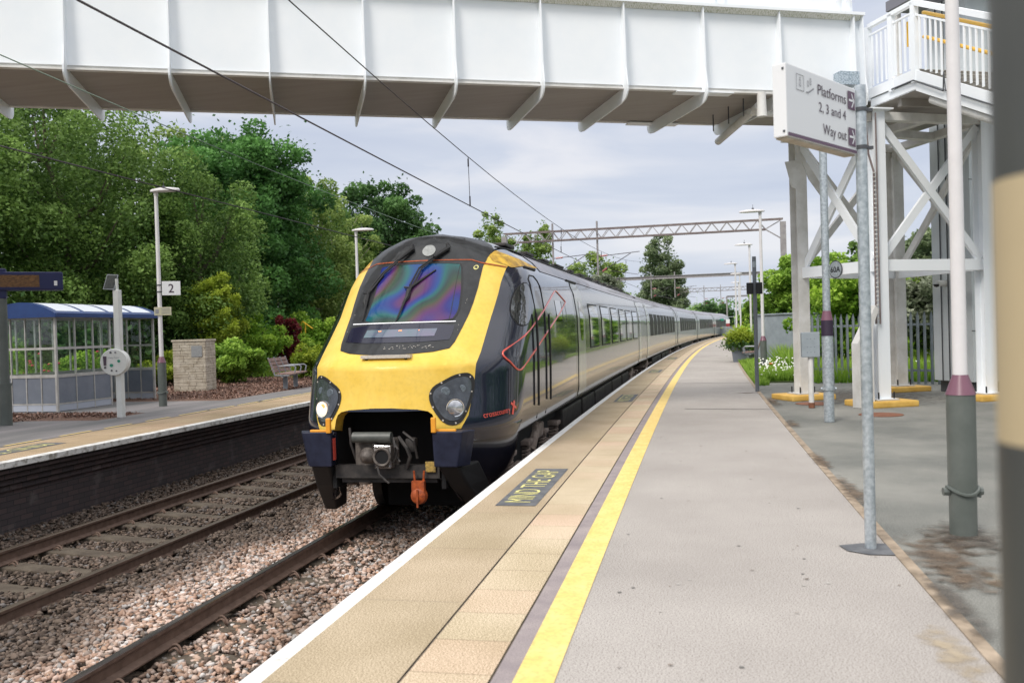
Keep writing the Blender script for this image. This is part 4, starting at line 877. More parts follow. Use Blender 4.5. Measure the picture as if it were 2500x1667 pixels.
line_set(-.12, 4.44, -.1, M['wire'], M['wire'], 'overhead line above the train, a thick lower wire and a thin upper one', [14.3, 24, 33, 42, 58, 67], 0, 5.95, .05)
line_set(-3.5, 4.43, -3.45, M['wire'], M['wiregreen'], 'overhead line over the empty far track, crossing in front of the trees', [24, 33, 42, 58], 0, 5.75, .05)
def gantry(S, dl, dr, z, lab, lattice=True, masts=((-5.08, 5.3), (-2.54, 5.3))):
    t = thing('overhead_gantry', Wv(S, dr, -.2), lab, 'gantry', 'overhead gantries across the tracks'); Pq = lambda d, z_, o=0: Vector(W(S+o, d, z_))
    mb = MB(); th_ = -float(heading(S))
    if lattice:
        for d in (dl, dr): mb.box(Pq(d, (z-.3)/2-.1), (.30, .30, z+.2), th_)
        mb.bar(Pq(dl, z-1.05), Pq(dl+.8, z-.52), .06, .06); mb.bar(Pq(dr, z-1.1), Pq(dr-.9, z-.52), .06, .06); mb.bar(Pq(dr-.9, z-.5), Pq(dr, z), .05, .05); mb.bar(Pq(dl+.8, z-.5), Pq(dl, z), .05, .05)
        mb.build('mast', M['gantry'], t)
        mb = MB()
        for o in (-.22, .22):
            mb.bar(Pq(dl, z, o), Pq(dr, z, o), .07, .07); mb.bar(Pq(dl+.8, z-.52, o), Pq(dr-.9, z-.52, o), .07, .07)
        mb.build('lattice_chord', M['gantryrust'], t)
        mb = MB(); n = 34
        for i in range(n):
            a = dl+.8+(dr-.9-dl-.8)*i/n; b = dl+.8+(dr-.9-dl-.8)*(i+1)/n; za, zb_ = (z, z-.52) if i % 2 else (z-.52, z)
            for o in (-.22, .22): mb.bar(Pq(a, za, o), Pq(b, zb_, o), .035, .035)
        mb.build('lattice_brace', M['gantry'], t)
    else:
        mb.box(Pq(dl, z/2-.1), (.28, .28, z+.1), th_); mb.box(Pq(dr, z/2-.1), (.30, .30, z+.1), th_); mb.bar(Pq(dr-.1, z-1.2), Pq(dr-1.8, z-.2), .05, .05); mb.build('mast', M['gantry'], t)
        mb = MB(); mb.bar(Pq(dl, z+.02), Pq(dr, z+.02), .30, .05); mb.bar(Pq(dl, z-.28), Pq(dr, z-.28), .30, .05); mb.bar(Pq(dl, z-.13), Pq(dr, z-.13), .06, .25); mb.build('beam', M['gantry'], t)
    for d, zb_ in masts:
        mb = MB(); mb.tube([Pq(d, z+.45), Pq(d, zb_)], .055, 8); dp = mb.build('drop_tube', M['gantry'], t, smooth=True)
        e = d+2.35; za = zb_+1.05; mb = MB()
        mb.tube([Pq(d, za), Pq(e, za+.17)], .022, 6); mb.tube([Pq(d, zb_+.05), Pq(e-.5, za+.1)], .022, 6); mb.tube([Pq(d+.15, zb_+.32), Pq(e-.1, zb_-.05)], .014, 5); mb.build('cantilever', M['wire'], dp, smooth=True)
        mb = MB(); mb.tube([Pq(d+.15, za+.012), Pq(d+.55, za+.04)], .05, 8); mb.tube([Pq(d+.25, zb_+.20), Pq(d+.5, zb_+.38)], .05, 8); mb.build('insulator', M['insulator'], dp, smooth=True)
gantry(50, -7.9, 7.45, 7.88, 'nearest lattice gantry with a full width truss')
gantry(100, -9.9, 8.2, 7.82, 'second gantry with a plain steel beam instead of a truss', False, ((-5.2, 5.4), (-2.6, 5.4)))
gantry(150, -10.1, 8.2, 8.3, 'third gantry, small and pale in the distance', True, ((-5.3, 5.5), (-2.6, 5.5)))
gantry(200, -10, 8.2, 8.4, 'fourth gantry, a faint line above the end of the train', False, ((-5.3, 5.5), (-2.6, 5.5)))

# ------------------------------------------------------------------ footbridge
fb = thing('footbridge', Bv(5, 13.2, 6.2), 'wide white steel footbridge crossing above the train with grey underside', 'footbridge')
E0, E1 = -8.1, 12.62; NF, NB = 12.12, 14.33
Bx = lambda mb, e0, e1, n0, n1, z0, z1: mb.box(Bv((e0+e1)/2, (n0+n1)/2, (z0+z1)/2), (e1-e0, n1-n0, z1-z0), BROT)
mb = MB(); Bx(mb, E0, E1, NF, NF+.02, 6.26, 7.50); Bx(mb, E0, E1, NB-.02, NB, 6.26, 7.50); fw_ = mb.build('web', M['white'], fb)
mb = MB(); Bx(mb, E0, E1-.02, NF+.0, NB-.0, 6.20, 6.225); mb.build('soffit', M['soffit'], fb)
mb = MB(); Bx(mb, E0, 11.0, NF-.05, NF+.05, 6.185, 6.215); Bx(mb, E0, 11.0, NF+.025, NF+.05, 6.216, 6.262); Bx(mb, E0, 11.0, NB-.05, NB+.05, 6.185, 6.215); mb.build('bottom_flange', M['whiteshade'], fb)
mb = MB(); Bx(mb, E0, E1+.03, NF-.14, NF+.10, 7.55, 7.60); Bx(mb, E0, E1+.03, NB-.10, NB+.14, 7.55, 7.60); mb.build('ledge', M['white'], fb)
mb = MB()
for i in range(int((E1-E0)/.1)):
    pass
vs = []; mb.add([Bv(E0, NF-.13, 7.548), Bv(E1, NF-.13, 7.548), Bv(E1, NF-.012, 7.49), Bv(E0, NF-.012, 7.49)], [(0, 1, 2, 3)]); mb.build('mossy_splay', M['algae'], fb)
mb = MB(); Bx(mb, E0, E1-.1, NF+.03, NF+.05, 7.60, 8.75); Bx(mb, E0, E1-.1, NB-.05, NB-.03, 7.60, 8.75); mb.build('upper_panel', M['white'], fb)
mb = MB(); Bx(mb, E0, E1, NF-.02, NF+.12, 8.75, 8.83); Bx(mb, E0, E1, NB-.12, NB+.02, 8.75, 8.83); mb.build('top_rail', M['white'], fb)
def rib_profile():
    o = .19; pts = [(NF-.11, 7.55), (NF-.15, 6.5), (NF-.20, 6.22)]
    for k in range(7): a = k/6*PI/2; pts.append((NF-.20+.20*(1-math.cos(a))-.0, 6.15-.15*math.sin(a)))
    pts += [(NF+.12, 5.985), (NB-.12, 5.985)]
    for k in range(7): a = (1-k/6)*PI/2; pts.append((NB+.20-.20*(1-math.cos(a)), 6.15-.15*math.sin(a)))
    pts += [(NB+.20, 6.22), (NB+.15, 6.5), (NB+.11, 7.55), (NB, 7.55), (NB, 6.2), (NF, 6.2), (NF, 7.55)]
    return pts
rp = rib_profile(); rib0 = None; k = 0
for j in range(-6, 10):
    e = .08+1.372*j
    if e > 11.2: continue
    if rib0 is None:
        mb = MB(); mb.prism(rp, -.011, .011, lambda x, z, y: Bv(e+y, x, z)); rib0 = mb.build('rib', M['white'], fb); rb = rib0
    else: rb = rib0.copy(); COL.objects.link(rb); rb.location = BE*(1.372*(j+6))
mb = MB(); mb.prism(rp[:3]+[(NF-.17, 6.02), (NF, 6.02), (NF, 7.55)], -.011, .011, lambda x, z, y: Bv(12.45+y, x, z)); mb.prism(rp[:3]+[(NF-.17, 6.02), (NF, 6.02), (NF, 7.55)], -.011, .011, lambda x, z, y: Bv(12.62+y, x, z)); mb.build('end_rib', M['white'], fb)
mb = MB()
for e in (9.9, 10.07, 12.2, 12.4): Bx(mb, e-.04, e+.04, NF-.03, NF+.03, 7.6, 8.75)
mb.build('upper_post', M['white'], fb)
mb = MB(); mb.tube([Bv(10.72, NF-.05, 5.80), Bv(10.72, NF-.05, 6.2)], [.085, .07], 16); mb.tube([Bv(10.75, NF+.1, 6.02), Bv(11.1, NB+.12, 5.90)], .07, 12); mb.tube([Bv(10.7, NF+.35, 5.98), Bv(12.3, NF+.6, 5.97)], .06, 12); mb.build('drain_pipe', M['whiteshade'], fb, smooth=True)
mb = MB()
for n in (NF+.35, NF+.9, NF+1.5): mb.tube([Bv(10.6, n, 6.2), Bv(10.6, n, 5.9)], .012, 6)
mb.build('pipe_hanger', M['clamp'], fb)
mb = MB(); Bx(mb, 9.2, 10.2, NF-.1, NF+.12, 6.16, 6.18); Bx(mb, 9.2, 10.2, NB-.12, NB+.1, 6.16, 6.18); mb.build('cover_plate', M['white'], fb)
mb = MB(); mb.prism([(11.75, 6.2), (12.55, 6.2), (12.55, 6.02), (11.95, 6.02)], NF, NF+.5, lambda x, z, y: Bv(x, y, z)); Bx(mb, 12.05, 12.6, NF-.02, NF+.5, 5.92, 6.0); mb.build('end_bearing', M['whiteshade'], fb)
mb = MB(); Bx(mb, 12.0, 12.36, NF-.36, NF-.16, 6.30, 6.52); pb = mb.build('perforated_box', M['perf'], fb)

# ------------------------------------------------------------------ support tower, landing, stair
tw = thing('support_tower', Bv(13.8, 13.2, PZ), 'white steel trestle with crossed braces and yellow plinths below the bridge landing', 'steel trestle')
cols = {'a': (12.55, 14.05), 'b': (12.9, 12.15), 'c': (15.2, 14.75), 'd': (15.15, 12.25)}
for k, (e, n) in cols.items():
    top = 5.86 if k in 'ac' else 5.96
    mb = MB(); c = Bv(e, n, 0)
    for s_ in (-1, 1): mb.box(c+BN*(.115*s_)+Vector((0, 0, (top+PZ+.1)/2)), (.23, .014, top-PZ-.1), BROT)
    mb.box(c+Vector((0, 0, (top+PZ+.1)/2)), (.012, .216, top-PZ-.1), BROT); Bx(mb, e-.2, e+.2, n-.2, n+.2, PZ+.10, PZ+.125); Bx(mb, e-.22, e+.22, n-.22, n+.22, top-.0, top+.025)
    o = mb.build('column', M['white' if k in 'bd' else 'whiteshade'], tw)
    mb = MB()
    for a in (-.15, .15):
        for b in (-.15, .15): mb.tube([Bv(e+a, n+b, PZ+.1), Bv(e+a, n+b, PZ+.24)], .014, 6)
    mb.build('anchor_bolt', M['black'], o)
    mb = MB(); mb.cbox(Bv(e, n, PZ+.045), (.92, .8, .11), .03, BROT); mb.build('plinth', M['yellowplinth'], tw)
    mb = MB(); mb.cbox(Bv(e, n, PZ+.09), (.44, .44, .06), .01, BROT); mb.build('grout_pad', M['concrete'], tw)
mb = MB(); cc = {k: Bv(e, n, 0) for k, (e, n) in cols.items()}; zr_ = 3.31
def up(v, z): return v+Vector((0, 0, z))
for a, b in (('a', 'b'), ('b', 'd'), ('a', 'c'), ('c', 'd')): mb.bar(up(cc[a], zr_), up(cc[b], zr_), .10, .20)
mb.build('ring_beam', M['white'], tw)
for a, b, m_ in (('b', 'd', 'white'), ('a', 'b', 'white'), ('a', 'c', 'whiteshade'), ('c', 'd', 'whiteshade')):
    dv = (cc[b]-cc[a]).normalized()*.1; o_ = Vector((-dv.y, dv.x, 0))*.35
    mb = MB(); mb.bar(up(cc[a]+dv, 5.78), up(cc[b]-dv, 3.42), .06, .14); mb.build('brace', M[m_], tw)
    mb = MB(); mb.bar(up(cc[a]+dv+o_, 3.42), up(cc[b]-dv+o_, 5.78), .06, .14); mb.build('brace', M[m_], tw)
mb = MB()
for a, b in (('a', 'b'), ('b', 'd'), ('a', 'c'), ('c', 'd')): mb.bar(up(cc[a], 5.88), up(cc[b], 5.88), .16, .14)
mb.bar(up((cc['a']+cc['b'])/2, 5.86), up((cc['c']+cc['d'])/2, 5.86), .16, .14); mb.bar(up((cc['a']*.5+cc['c']*.5), 5.9), up((cc['b']+cc['d'])*.5, 5.9), .14, .14)
mb.build('top_beam', M['whiteshade'], tw)
mb = MB(); e, n = cols['a']; mb.prism([(-.38, 5.42), (.05, 5.42), (.05, 4.72), (-.25, 5.1)], -.01, .01, lambda x, z, y: Bv(e+.4+x, n-.13+y, z)); mb.prism([(-.12, 5.45), (-.35, 5.42), (-.22, 4.95), (-.12, 4.9)], -.01, .01, lambda x, z, y: Bv(e+x, n-.14+y, z)); mb.build('gusset', M['whiteshade'], tw)
# enclosed cable riser and conduit beside the front column
rz_ = thing('cable_riser', Bv(12.55, 12.05, PZ), 'tall off white boxed cable cover with sloped top beside the front column', 'cable cover')
mb = MB(); mb.prism([(12.30, PZ-.0), (12.60, PZ-.0), (12.60, 2.25), (12.72, 2.55), (12.66, 2.62), (12.30, 1.98)], 11.9, 12.08, lambda x, z, y: Bv(x, y, z)); mb.build('casing', M['whiteshade'], rz_)
mb = MB(); mb.tube([Bv(12.72, 11.98, 2.3), Bv(12.74, 11.98, 4.9), Bv(12.66, 12.0, 5.2), Bv(12.6, 12.0, 6.1)], .018, 6); mb.tube([Bv(12.80, 11.98, 2.3), Bv(12.80, 11.98, 5.9)], .014, 6); mb.build('conduit', M['gantryrust'], rz_, smooth=True)
mb = MB()
for k in range(34): mb.tube([Bv(12.72, 11.955, 2.4+k*.075), Bv(12.76, 11.955, 2.4+k*.075)], .011, 5)
mb.build('conduit_clip', M['whiteshade'], rz_)
# landing and stair
ld = thing('stair_landing', Bv(13.6, 11.8, 6.3), 'white stair landing with barred railing and yellow handrails beside the bridge end', 'stair')
LE0, LE1 = 13.2, 15.45; NC = 11.46; ZD = 6.49
mb = MB(); Bx(mb, LE0, LE1, NC, NF-.2, ZD-.05, ZD); Bx(mb, LE0, LE1, NF-.2, NB, ZD-.05, ZD); mb.build('deck', M['whiteshade'], ld)
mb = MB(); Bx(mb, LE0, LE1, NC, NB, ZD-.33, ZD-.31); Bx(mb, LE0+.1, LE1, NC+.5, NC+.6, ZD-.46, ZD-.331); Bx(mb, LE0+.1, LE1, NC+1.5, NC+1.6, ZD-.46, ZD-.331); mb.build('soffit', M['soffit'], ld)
SLOPE = math.tan(R(26)); NE = 5.0
zst = lambda n: ZD-(NC-n)*SLOPE
mb = MB(); Bx(mb, LE0-.03, LE0, NC, 12.66, ZD-.16, ZD+.01); Bx(mb, LE0-.0, LE0+.03, NC, 12.66, ZD-.33, ZD-.175); mb.build('fascia', M['white'], ld)
mb = MB()
for (e0_, za, zb_) in ((LE0-.03, -.16, .01), (LE0+.0, -.34, -.175), (LE1, -.34, .01)):
    mb.prism([(NC+.0, ZD+za), (NC+.0, ZD+zb_), (NE, zst(NE)+zb_), (NE, zst(NE)+za)], e0_, e0_+.03, lambda x, z, y: Bv(y, x, z))
mb.build('stringer', M['white'], ld)
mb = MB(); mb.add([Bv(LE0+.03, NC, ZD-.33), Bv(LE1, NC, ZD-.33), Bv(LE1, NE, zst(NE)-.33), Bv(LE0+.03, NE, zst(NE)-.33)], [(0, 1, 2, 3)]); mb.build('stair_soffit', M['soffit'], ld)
for k in range(18):
    n = NC-.30*k; z = ZD-.15*(k+1)
    mb = MB(); Bx(mb, LE0+.03, LE1-.0, n-.32, n, z-.03, z); Bx(mb, LE0+.03, LE1, n-.005, n+.005, z, z+.15); Bx(mb, LE0+.03, LE1, n-.05, n+.006, z+.151, z+.158) ; mb.build('step', M['concrete'], ld)
HR = 1.12
mb = MB(); mb.bar(Bv(LE0, 12.66, ZD+HR), Bv(LE0, NC, ZD+HR), .09, .07); mb.bar(Bv(LE0, NC, ZD+HR), Bv(LE0, NE, zst(NE)+HR), .09, .09); mb.bar(Bv(LE0, 12.66, ZD+HR-.16), Bv(LE0, NC, ZD+HR-.16), .03, .03); mb.bar(Bv(LE0, NC, ZD+HR-.2), Bv(LE0, NE, zst(NE)+HR-.2), .03, .03)
mb.bar(Bv(LE1, NC, ZD+HR), Bv(LE1, NE, zst(NE)+HR), .09, .09); mb.build('top_rail', M['white'], ld)
mb = MB()
for n, z in ((NC, ZD), (12.70, ZD), (12.05, ZD), (9.2, zst(9.2)), (7.0, zst(7.0))): mb.box(Bv(LE0, n, z+HR/2-.1), (.09, .10, HR+.2), BROT)
mb.build('newel_post', M['white'], ld)
mb = MB(); n = 12.58
while n > 5.2:
    z = ZD if n > NC else zst(n)
    mb.box(Bv(LE0, n, z+.05+(HR-.25)/2), (.02, .035, HR-.25), BROT); n -= .125
bl = mb.build('baluster', M['white'], ld); bl['kind'] = 'stuff' if False else 'part'; del bl['kind']
mb = MB()
for h in (.92, .52):
    mb.tube([Bv(LE0+.14, NC-.05, ZD+h+.02), Bv(LE0+.10, NC-.15, ZD+h-.02), Bv(LE0+.10, NE, zst(NE)+h)], .03, 10); mb.tube([Bv(LE1-.14, NC-.1, ZD+h), Bv(LE1-.14, NE, zst(NE)+h)], .03, 10)
mb.tube([Bv(LE0+.14, NC+.35, ZD+.5), Bv(LE0+.14, NC+.35, ZD+.92)], .02, 8)
mb.build('handrail', M['yellowrail'], ld, smooth=True)
mb = MB(); mb.tube([Bv(LE0+.12, NC-.25, zst(NC-.25)-.42), Bv(LE0+.12, NE, zst(NE)-.42)], .075, 14)
mb.build('drain_pipe', M['whiteshade'], ld, smooth=True)
mb = MB()
for k in range(5): n = NC-.9-k*1.1; mb.tube([Bv(LE0+.12+.08*math.sin(a*PI/6), n, zst(n)-.42+.08*math.cos(a*PI/6)) for a in range(13)], .012, 5)
mb.tube([Bv(LE0-.045, NF-.1, ZD-.17), Bv(LE0-.045, NC, ZD-.17), Bv(LE0-.045, NC-.7, zst(NC-.7)-.19), Bv(LE0-.045, NC-.72, zst(NC-.7)+.1), Bv(LE0-.045, NC-.75, zst(NC-.7)-.19), Bv(LE0-.045, NE, zst(NE)-.19)], .012, 6)
mb.build('cable', M['clamp'], ld, smooth=True)
# lift tower
lf = thing('lift_tower', Bv(16.6, 14.0, PZ), 'pale grey clad lift tower with open dark doorway behind the white trestle', 'lift tower')
mb = MB(); Bx(mb, 15.65, 18.6, 13.70, 14.25, 1.12, 9.4); Bx(mb, 15.68, 16.55, 13.2, 13.7, 1.12, 9.4); mb.build('cladding', M['liftpanel'], lf)
mb = MB(); Bx(mb, 15.75, 18.4, 13.3, 14.2, PZ, 1.12); Bx(mb, 16.56, 17.1, 13.35, 13.69, 1.0, 3.0); mb.build('recess', M['liftdark'], lf)
mb = MB(); Bx(mb, 16.9, 18.4, 12.75, 13.34, 1.0, 3.0); mb.build('side_wall', M['liftred'], lf)
mb = MB(); Bx(mb, 16.56, 18.4, 12.8, 13.69, 3.0, 3.14); Bx(mb, 16.5, 18.5, 12.6, 13.69, 3.15, 9.3); mb.build('header', M['liftpanel'], lf)
mb = MB()
for e in (15.63, ): 
    mb.tube([Bv(e, 13.98, 1.1), Bv(e, 13.98, 9)], .012, 6); mb.tube([Bv(e, 13.78, 1.1), Bv(e, 13.78, 9)], .012, 6)
mb.tube([Bv(15.64, 13.68, 1.1), Bv(15.64, 13.68, 9)], .02, 6)
mb.build('conduit', M['clamp'], lf, smooth=True)
mb = MB()
for z in (2.1, 3.6, 5.0): Bx(mb, 15.66, 16.56, 13.192, 13.199, z, z+.012)
mb.build('panel_joint', M['clamp'], lf)
mb = MB(); mb.box(Bv(16.05, 13.19, 2.1), (.22, .012, .36), BROT); sg_ = mb.build('wall_sign', M['signwhite'], lf)
mb = MB(); mb.box(Bv(16.05, 13.18, 2.18), (.12, .006, .14), BROT); mb.box(Bv(16.05, 13.18, 2.03), (.1, .006, .03), BROT); mb.box(Bv(16.05, 13.18, 1.98), (.1, .006, .02), BROT); mb.build('pictogram', M['clamp'], sg_)
mb = MB(); mb.tube([Bv(15.63, 13.86, 3.06), Bv(15.44, 13.86, 3.06)], .06, 14); mb.build('camera_dome', M['helpwhite'], lf, smooth=True); mb = MB(); mb.lathe([(.001, -.06), (.045, -.045), (.06, 0)], Bv(15.43, 13.86, 3.04), 14); mb.build('camera_lens', M['black'], lf, smooth=True)
cn = thing('canopy', Bv(15.5, 13.6, 8.6), 'grey flat canopy roof above the lift landing, top right', 'canopy')
mb = MB(); Bx(mb, 14.9, 18.5, 12.7, 14.5, 8.60, 8.80); mb.build('roof_slab', M['canopy'], cn)
mb = MB(); Bx(mb, 15.0, 15.1, 14.3, 14.4, 6.42, 8.6); Bx(mb, 15.0, 15.08, 12.75, 12.83, 6.42, 8.6); mb.build('canopy_post', M['whiteshade'], cn)

# ------------------------------------------------------------------ posts and signs on the right platform
sp_ = thing('sign_post', (4.614, 6.155, PZ), 'tall galvanised post holding the platforms sign by two dark clamps', 'sign post')
mb = MB(); mb.tube([(4.614, 6.155, PZ), (4.614, 6.155, 3.90)], .036, 24); mb.build('pole', M['galv'], sp_, smooth=True, angle=30)
mb = MB()
for z in (3.745, 3.50): mb.tube([(4.614, 6.155, z-.012), (4.614, 6.155, z+.012)], .042, 24); mb.box((4.665, 6.18, z), (.05, .03, .02), .3)
mb.build('clamp', M['clamp'], sp_, smooth=True, angle=30)
a = Vector((4.585, 6.13, 0)); b = Vector((4.072, 5.36, 0)); ax = (b-a).normalized(); nr = Vector((-ax.y, ax.x, 0)); nr = nr if nr.dot(Vector((3.5, 0, 0))-a) > 0 else -nr
ang = math.atan2(ax.y, ax.x); ln = (b-a).length; zt, zb = 3.874, 3.452
sg = thing('direction_sign', (a+b)/2+Vector((0, 0, zb)), 'white box sign reading Platforms 2, 3 and 4 and Way out with arrows', 'sign')
mid = (a+b)/2-nr*.045
mb = MB(); mb.cbox(mid+Vector((0, 0, (zt+zb)/2)), (ln, .085, zt-zb), .006, ang); mb.build('sign_box', M['signwhite'], sg)
def SF_(x, y): v = b-ax*x+nr*.001; return (v.x, v.y, zb+y)      # x from the near end, y up
# face direction: text reads from the near (left) end towards the post
mb = MB(); mb.add([SF_(.01, .004), SF_(ln-.005, .004), SF_(ln-.005, .024), SF_(.01, .024)], [(0, 1, 2, 3)]); mb.build('purple_band', M['signpurple'], sg, fixn=False)
mb = MB(); mb.box(mid+Vector((0, 0, zb-.004)), (ln-.03, .07, .01), ang); mb.build('grimy_base', M['stone'], sg)
mb = MB(); put_text(mb, 'Platforms', SF_, .385, .066, x0=ln-.535, y0=.300); put_text(mb, '2, 3 and 4', SF_, .37, .060, x0=ln-.525, y0=.200); put_text(mb, 'Way out', SF_, .325, .066, x0=ln-.475, y0=.070); mb.build('lettering', M['signtext'], sg, fixn=False)
for y in (.278, .045):
    mb = MB(); x = ln-.125; v = lambda X, Y: (Vector(SF_(x+X*.10, y+Y*.115))+nr*.001)
    mb.add([v(0, 0), v(1, 0), v(1, 1), v(0, 1)], [(0, 1, 2, 3)]); o = mb.build('arrow_tile', M['signpurple'], sg, fixn=False)
    v = lambda X, Y: (Vector(SF_(x+X*.10, y+Y*.115))+nr*.002); mb = MB()
    mb.add([v(.12, .44), v(.70, .44), v(.70, .56), v(.12, .56)], [(0, 1, 2, 3)]); mb.add([v(.46, .88), v(.60, .88), v(.92, .5), v(.76, .5)], [(0, 1, 2, 3)]); mb.add([v(.46, .12), v(.76, .5), v(.92, .5), v(.60, .12)], [(0, 1, 2, 3)]); mb.build('arrow', M['signwhite'], o, fixn=False)
mb = MB(); w = lambda X, Y: SF_(.12+X*1.1, .285+Y)
def fr(x0, y0, x1, y1, t_=.004):
    for q_ in ((x0, y0, x1, y0+t_), (x0, y1-t_, x1, y1), (x0, y0, x0+t_, y1), (x1-t_, y0, x1, y1)): mb.add([w(q_[0], q_[1]), w(q_[2], q_[1]), w(q_[2], q_[3]), w(q_[0], q_[3])], [(0, 1, 2, 3)])
fr(0, 0, .085, .095); fr(.033, .025, .052, .065); fr(.038, .07, .047, .08)
mb.add([w(.11, 0), w(.135, .0), w(.20, .035), w(.20, .045), w(.13, .008), w(.11, .008)], [(0, 1, 2, 3, 4, 5)]); fr(.125, .04, .14, .075); fr(.155, .055, .17, .095); mb.build('pictogram', M['greytext'], sg, fixn=False)
mb = MB()
for x, y in ((.02, .39), (.02, .03)): v = b-nr*x; mb.box(Vector((v.x, v.y, zb+y))+ax*.002, (.006, .012, .012), ang)
mb.build('end_screws', M['clamp'], sg)

p2 = thing('hinged_post', W(13.91, 5.40, PZ), 'galvanised hinged post with purple collar standing behind the sign', 'post')
c = Vector(W(13.91, 5.40, PZ)); lean = 0
mb = MB(); mb.tube([c, c+Vector((0, 0, .5))], .075, 24); mb.tube([c+Vector((0, 0, .5)), c+Vector((0, 0, 1.42))], .083, 24); mb.build('base_tube', M['galv'], p2, smooth=True, angle=30)
mb = MB(); mb.tube([c+Vector((0, 0, 1.64)), c+Vector((0, 0, 4.9))], .055, 24); mb.build('upper_tube', M['galv'], p2, smooth=True, angle=30)
mb = MB(); mb.tube([c+Vector((0, 0, 1.27)), c+Vector((0, 0, 1.50))], .086, 24); mb.build('dark_band', mat('dark purple band', (.035, .022, .045), rough=.5), p2, smooth=True, angle=30)
mb = MB(); mb.tube([c+Vector((0, 0, 1.50)), c+Vector((0, 0, 1.64))], [.086, .058], 24); mb.build('collar', M['maroon'], p2, smooth=True, angle=30)
mb = MB(); mb.tube([c+Vector((0, 0, .47)), c+Vector((0, 0, .51))], .092, 24); mb.tube([c+Vector((-.11, 0, .49)), c+Vector((.11, 0, .49))], .02, 8); mb.build('hinge', M['galv'], p2, smooth=True, angle=30)

def lamp_post(name, label, top=5.45, head=True, group='lamp posts with grey feet along the platforms'):
    t = thing(name, (0, 0, 0), label, 'lamp post', group)
    mb = MB(); mb.tube([(0, 0, 0), (0, 0, .30)], .088, 24); mb.tube([(0, 0, .30), (0, 0, .965)], .093, 24); mb.build('foot', M['poledark'], t, smooth=True, angle=30)
    mb = MB(); pts = [(.10*math.cos(a*PI/9), .10*math.sin(a*PI/9), .31+.022*math.cos(2*a*PI/9)) for a in range(19)]; mb.tube(pts, .012, 6); mb.tube([(-.13, 0, .30), (-.09, 0, .30)], .028, 8); mb.tube([(.09, 0, .30), (.13, 0, .30)], .028, 8); mb.tube([(.115, 0, .32), (.10, 0, .26)], .02, 8); mb.build('hinge', M['poledark'], t, smooth=True)
    mb = MB(); mb.tube([(0, 0, .965), (0, 0, 1.10)], [.098, .050], 24); mb.build('collar', M['maroon'], t, smooth=True, angle=30)
    mb = MB(); mb.tube([(0, 0, 1.09), (0, 0, top-PZ)], [.048, .040], 20); mb.build('pole', M['polewhite'], t, smooth=True, angle=30)
    z = top-PZ
    mb = MB(); mb.tube([(0, 0, z-.06), (0, 0, z+.03)], .05, 14); q_ = Matrix(((1, 0, 0), (0, 1, 0), (0, 0, 1)))
    n = 20; prof = [(1., 0), (1.02, .02), (.95, .05), (.5, .075), (.02, .08)]; k0 = len(mb.v)
    for r_, zz in prof:
        for j in range(n): a_ = 2*PI*j/n; mb.v.append((-.23+.36*r_*math.cos(a_), .15*r_*math.sin(a_), z+zz+.02))
    for i in range(len(prof)-1):
        for j in range(n): mb.f.append([k0+i*n+j, k0+i*n+(j+1) % n, k0+(i+1)*n+(j+1) % n, k0+(i+1)*n+j])
    mb.f.append([k0+j for j in range(n)][::-1]); mb.f.append([k0+(len(prof)-1)*n+j for j in range(n)])
    mb.build('lamp_head', M['polewhite'], t, smooth=True, angle=45)
    mb = MB(); mb.tube([(-.2, 0, z+.09), (-.2, 0, z+.14)], .035, 10); mb.tube([(-.2, 0, z+.14), (-.2, 0, z+.24)], .006, 5); mb.build('sensor', M['clamp'], t, smooth=True)
    return t
lpost = lamp_post('lamp_post', 'nearest lamp post, thick dark foot and purple collar, cut off by the picture top', 5.6)
def place_lamp(s, d, label, scale=1., side=1):
    c = copy_tree(lpost, W(s, d, PZ), rz=-float(heading(s))+(0 if side == 1 else PI), label=label); c.scale = (1, 1, scale); return c
for i, (s, d, l) in enumerate([(27.2, 5.28, 'white lamp post beyond the slim display post, tallest of the row in the distance'), (38.6, 5.38, 'second distant lamp post of the row beside the grey steel cabinet'), (50.5, 4.92, 'third distant lamp post, standing nearer the track than its neighbours'), (61, 5.2, 'fourth lamp post of the distant row'), (74, 5.0, 'fifth lamp post of the distant row'), (86, 4.85, 'sixth lamp post, near the end of the platform')]): place_lamp(s, d, l)
place_lamp(18.05, -8.35, 'white lamp post on the far platform carrying the number 2 sign', 1.02, side=-1)
place_lamp(26.4, -7.0, 'lamp post on the far platform half hidden by the train nose', 1.0, side=-1)
lpost.location = W(6.613, 5.281, PZ); lpost.rotation_euler = (0, 0, .1)
# number sign and notice on the far lamp post
c = Vector(W(18.05, -8.35, 0)); face = (Vector((3.5, 0, 0))-c); face.z = 0; face.normalize(); rgt = Vector((-face.y, face.x, 0)); rgt = rgt if rgt.x > 0 else -rgt; ang = math.atan2(rgt.y, rgt.x)
ns = thing('number_sign', c+Vector((0, 0, 3.4)), 'small white sign with the number 2 clamped to the far lamp post', 'sign')
o_ = c+rgt*.255+face*.03
mb = MB(); mb.cbox(o_+Vector((0, 0, 3.545)), (.39, .025, .315), .006, ang); mb.build('plate', M['signwhite'], ns)
fn = lambda x, y: tuple(o_+rgt*(x-.06)+face*.015+Vector((0, 0, 3.45+y)))
mb = MB(); put_text(mb, '2', fn, .115, .20, bold=.01); mb.build('numeral', M['signtext'], ns, fixn=False)
mb = MB()
for z in (3.47, 3.62): mb.tube([c+Vector((0, 0, z-.012)), c+Vector((0, 0, z+.012))], .056, 16); mb.box(c+rgt*.08+face*.03+Vector((0, 0, z)), (.08, .02, .02), ang)
mb.build('clamp', M['clamp'], ns)
nt_ = thing('notice_plate', c+Vector((0, 0, 2.95)), 'small cream notice fixed below the number 2 sign', 'notice')
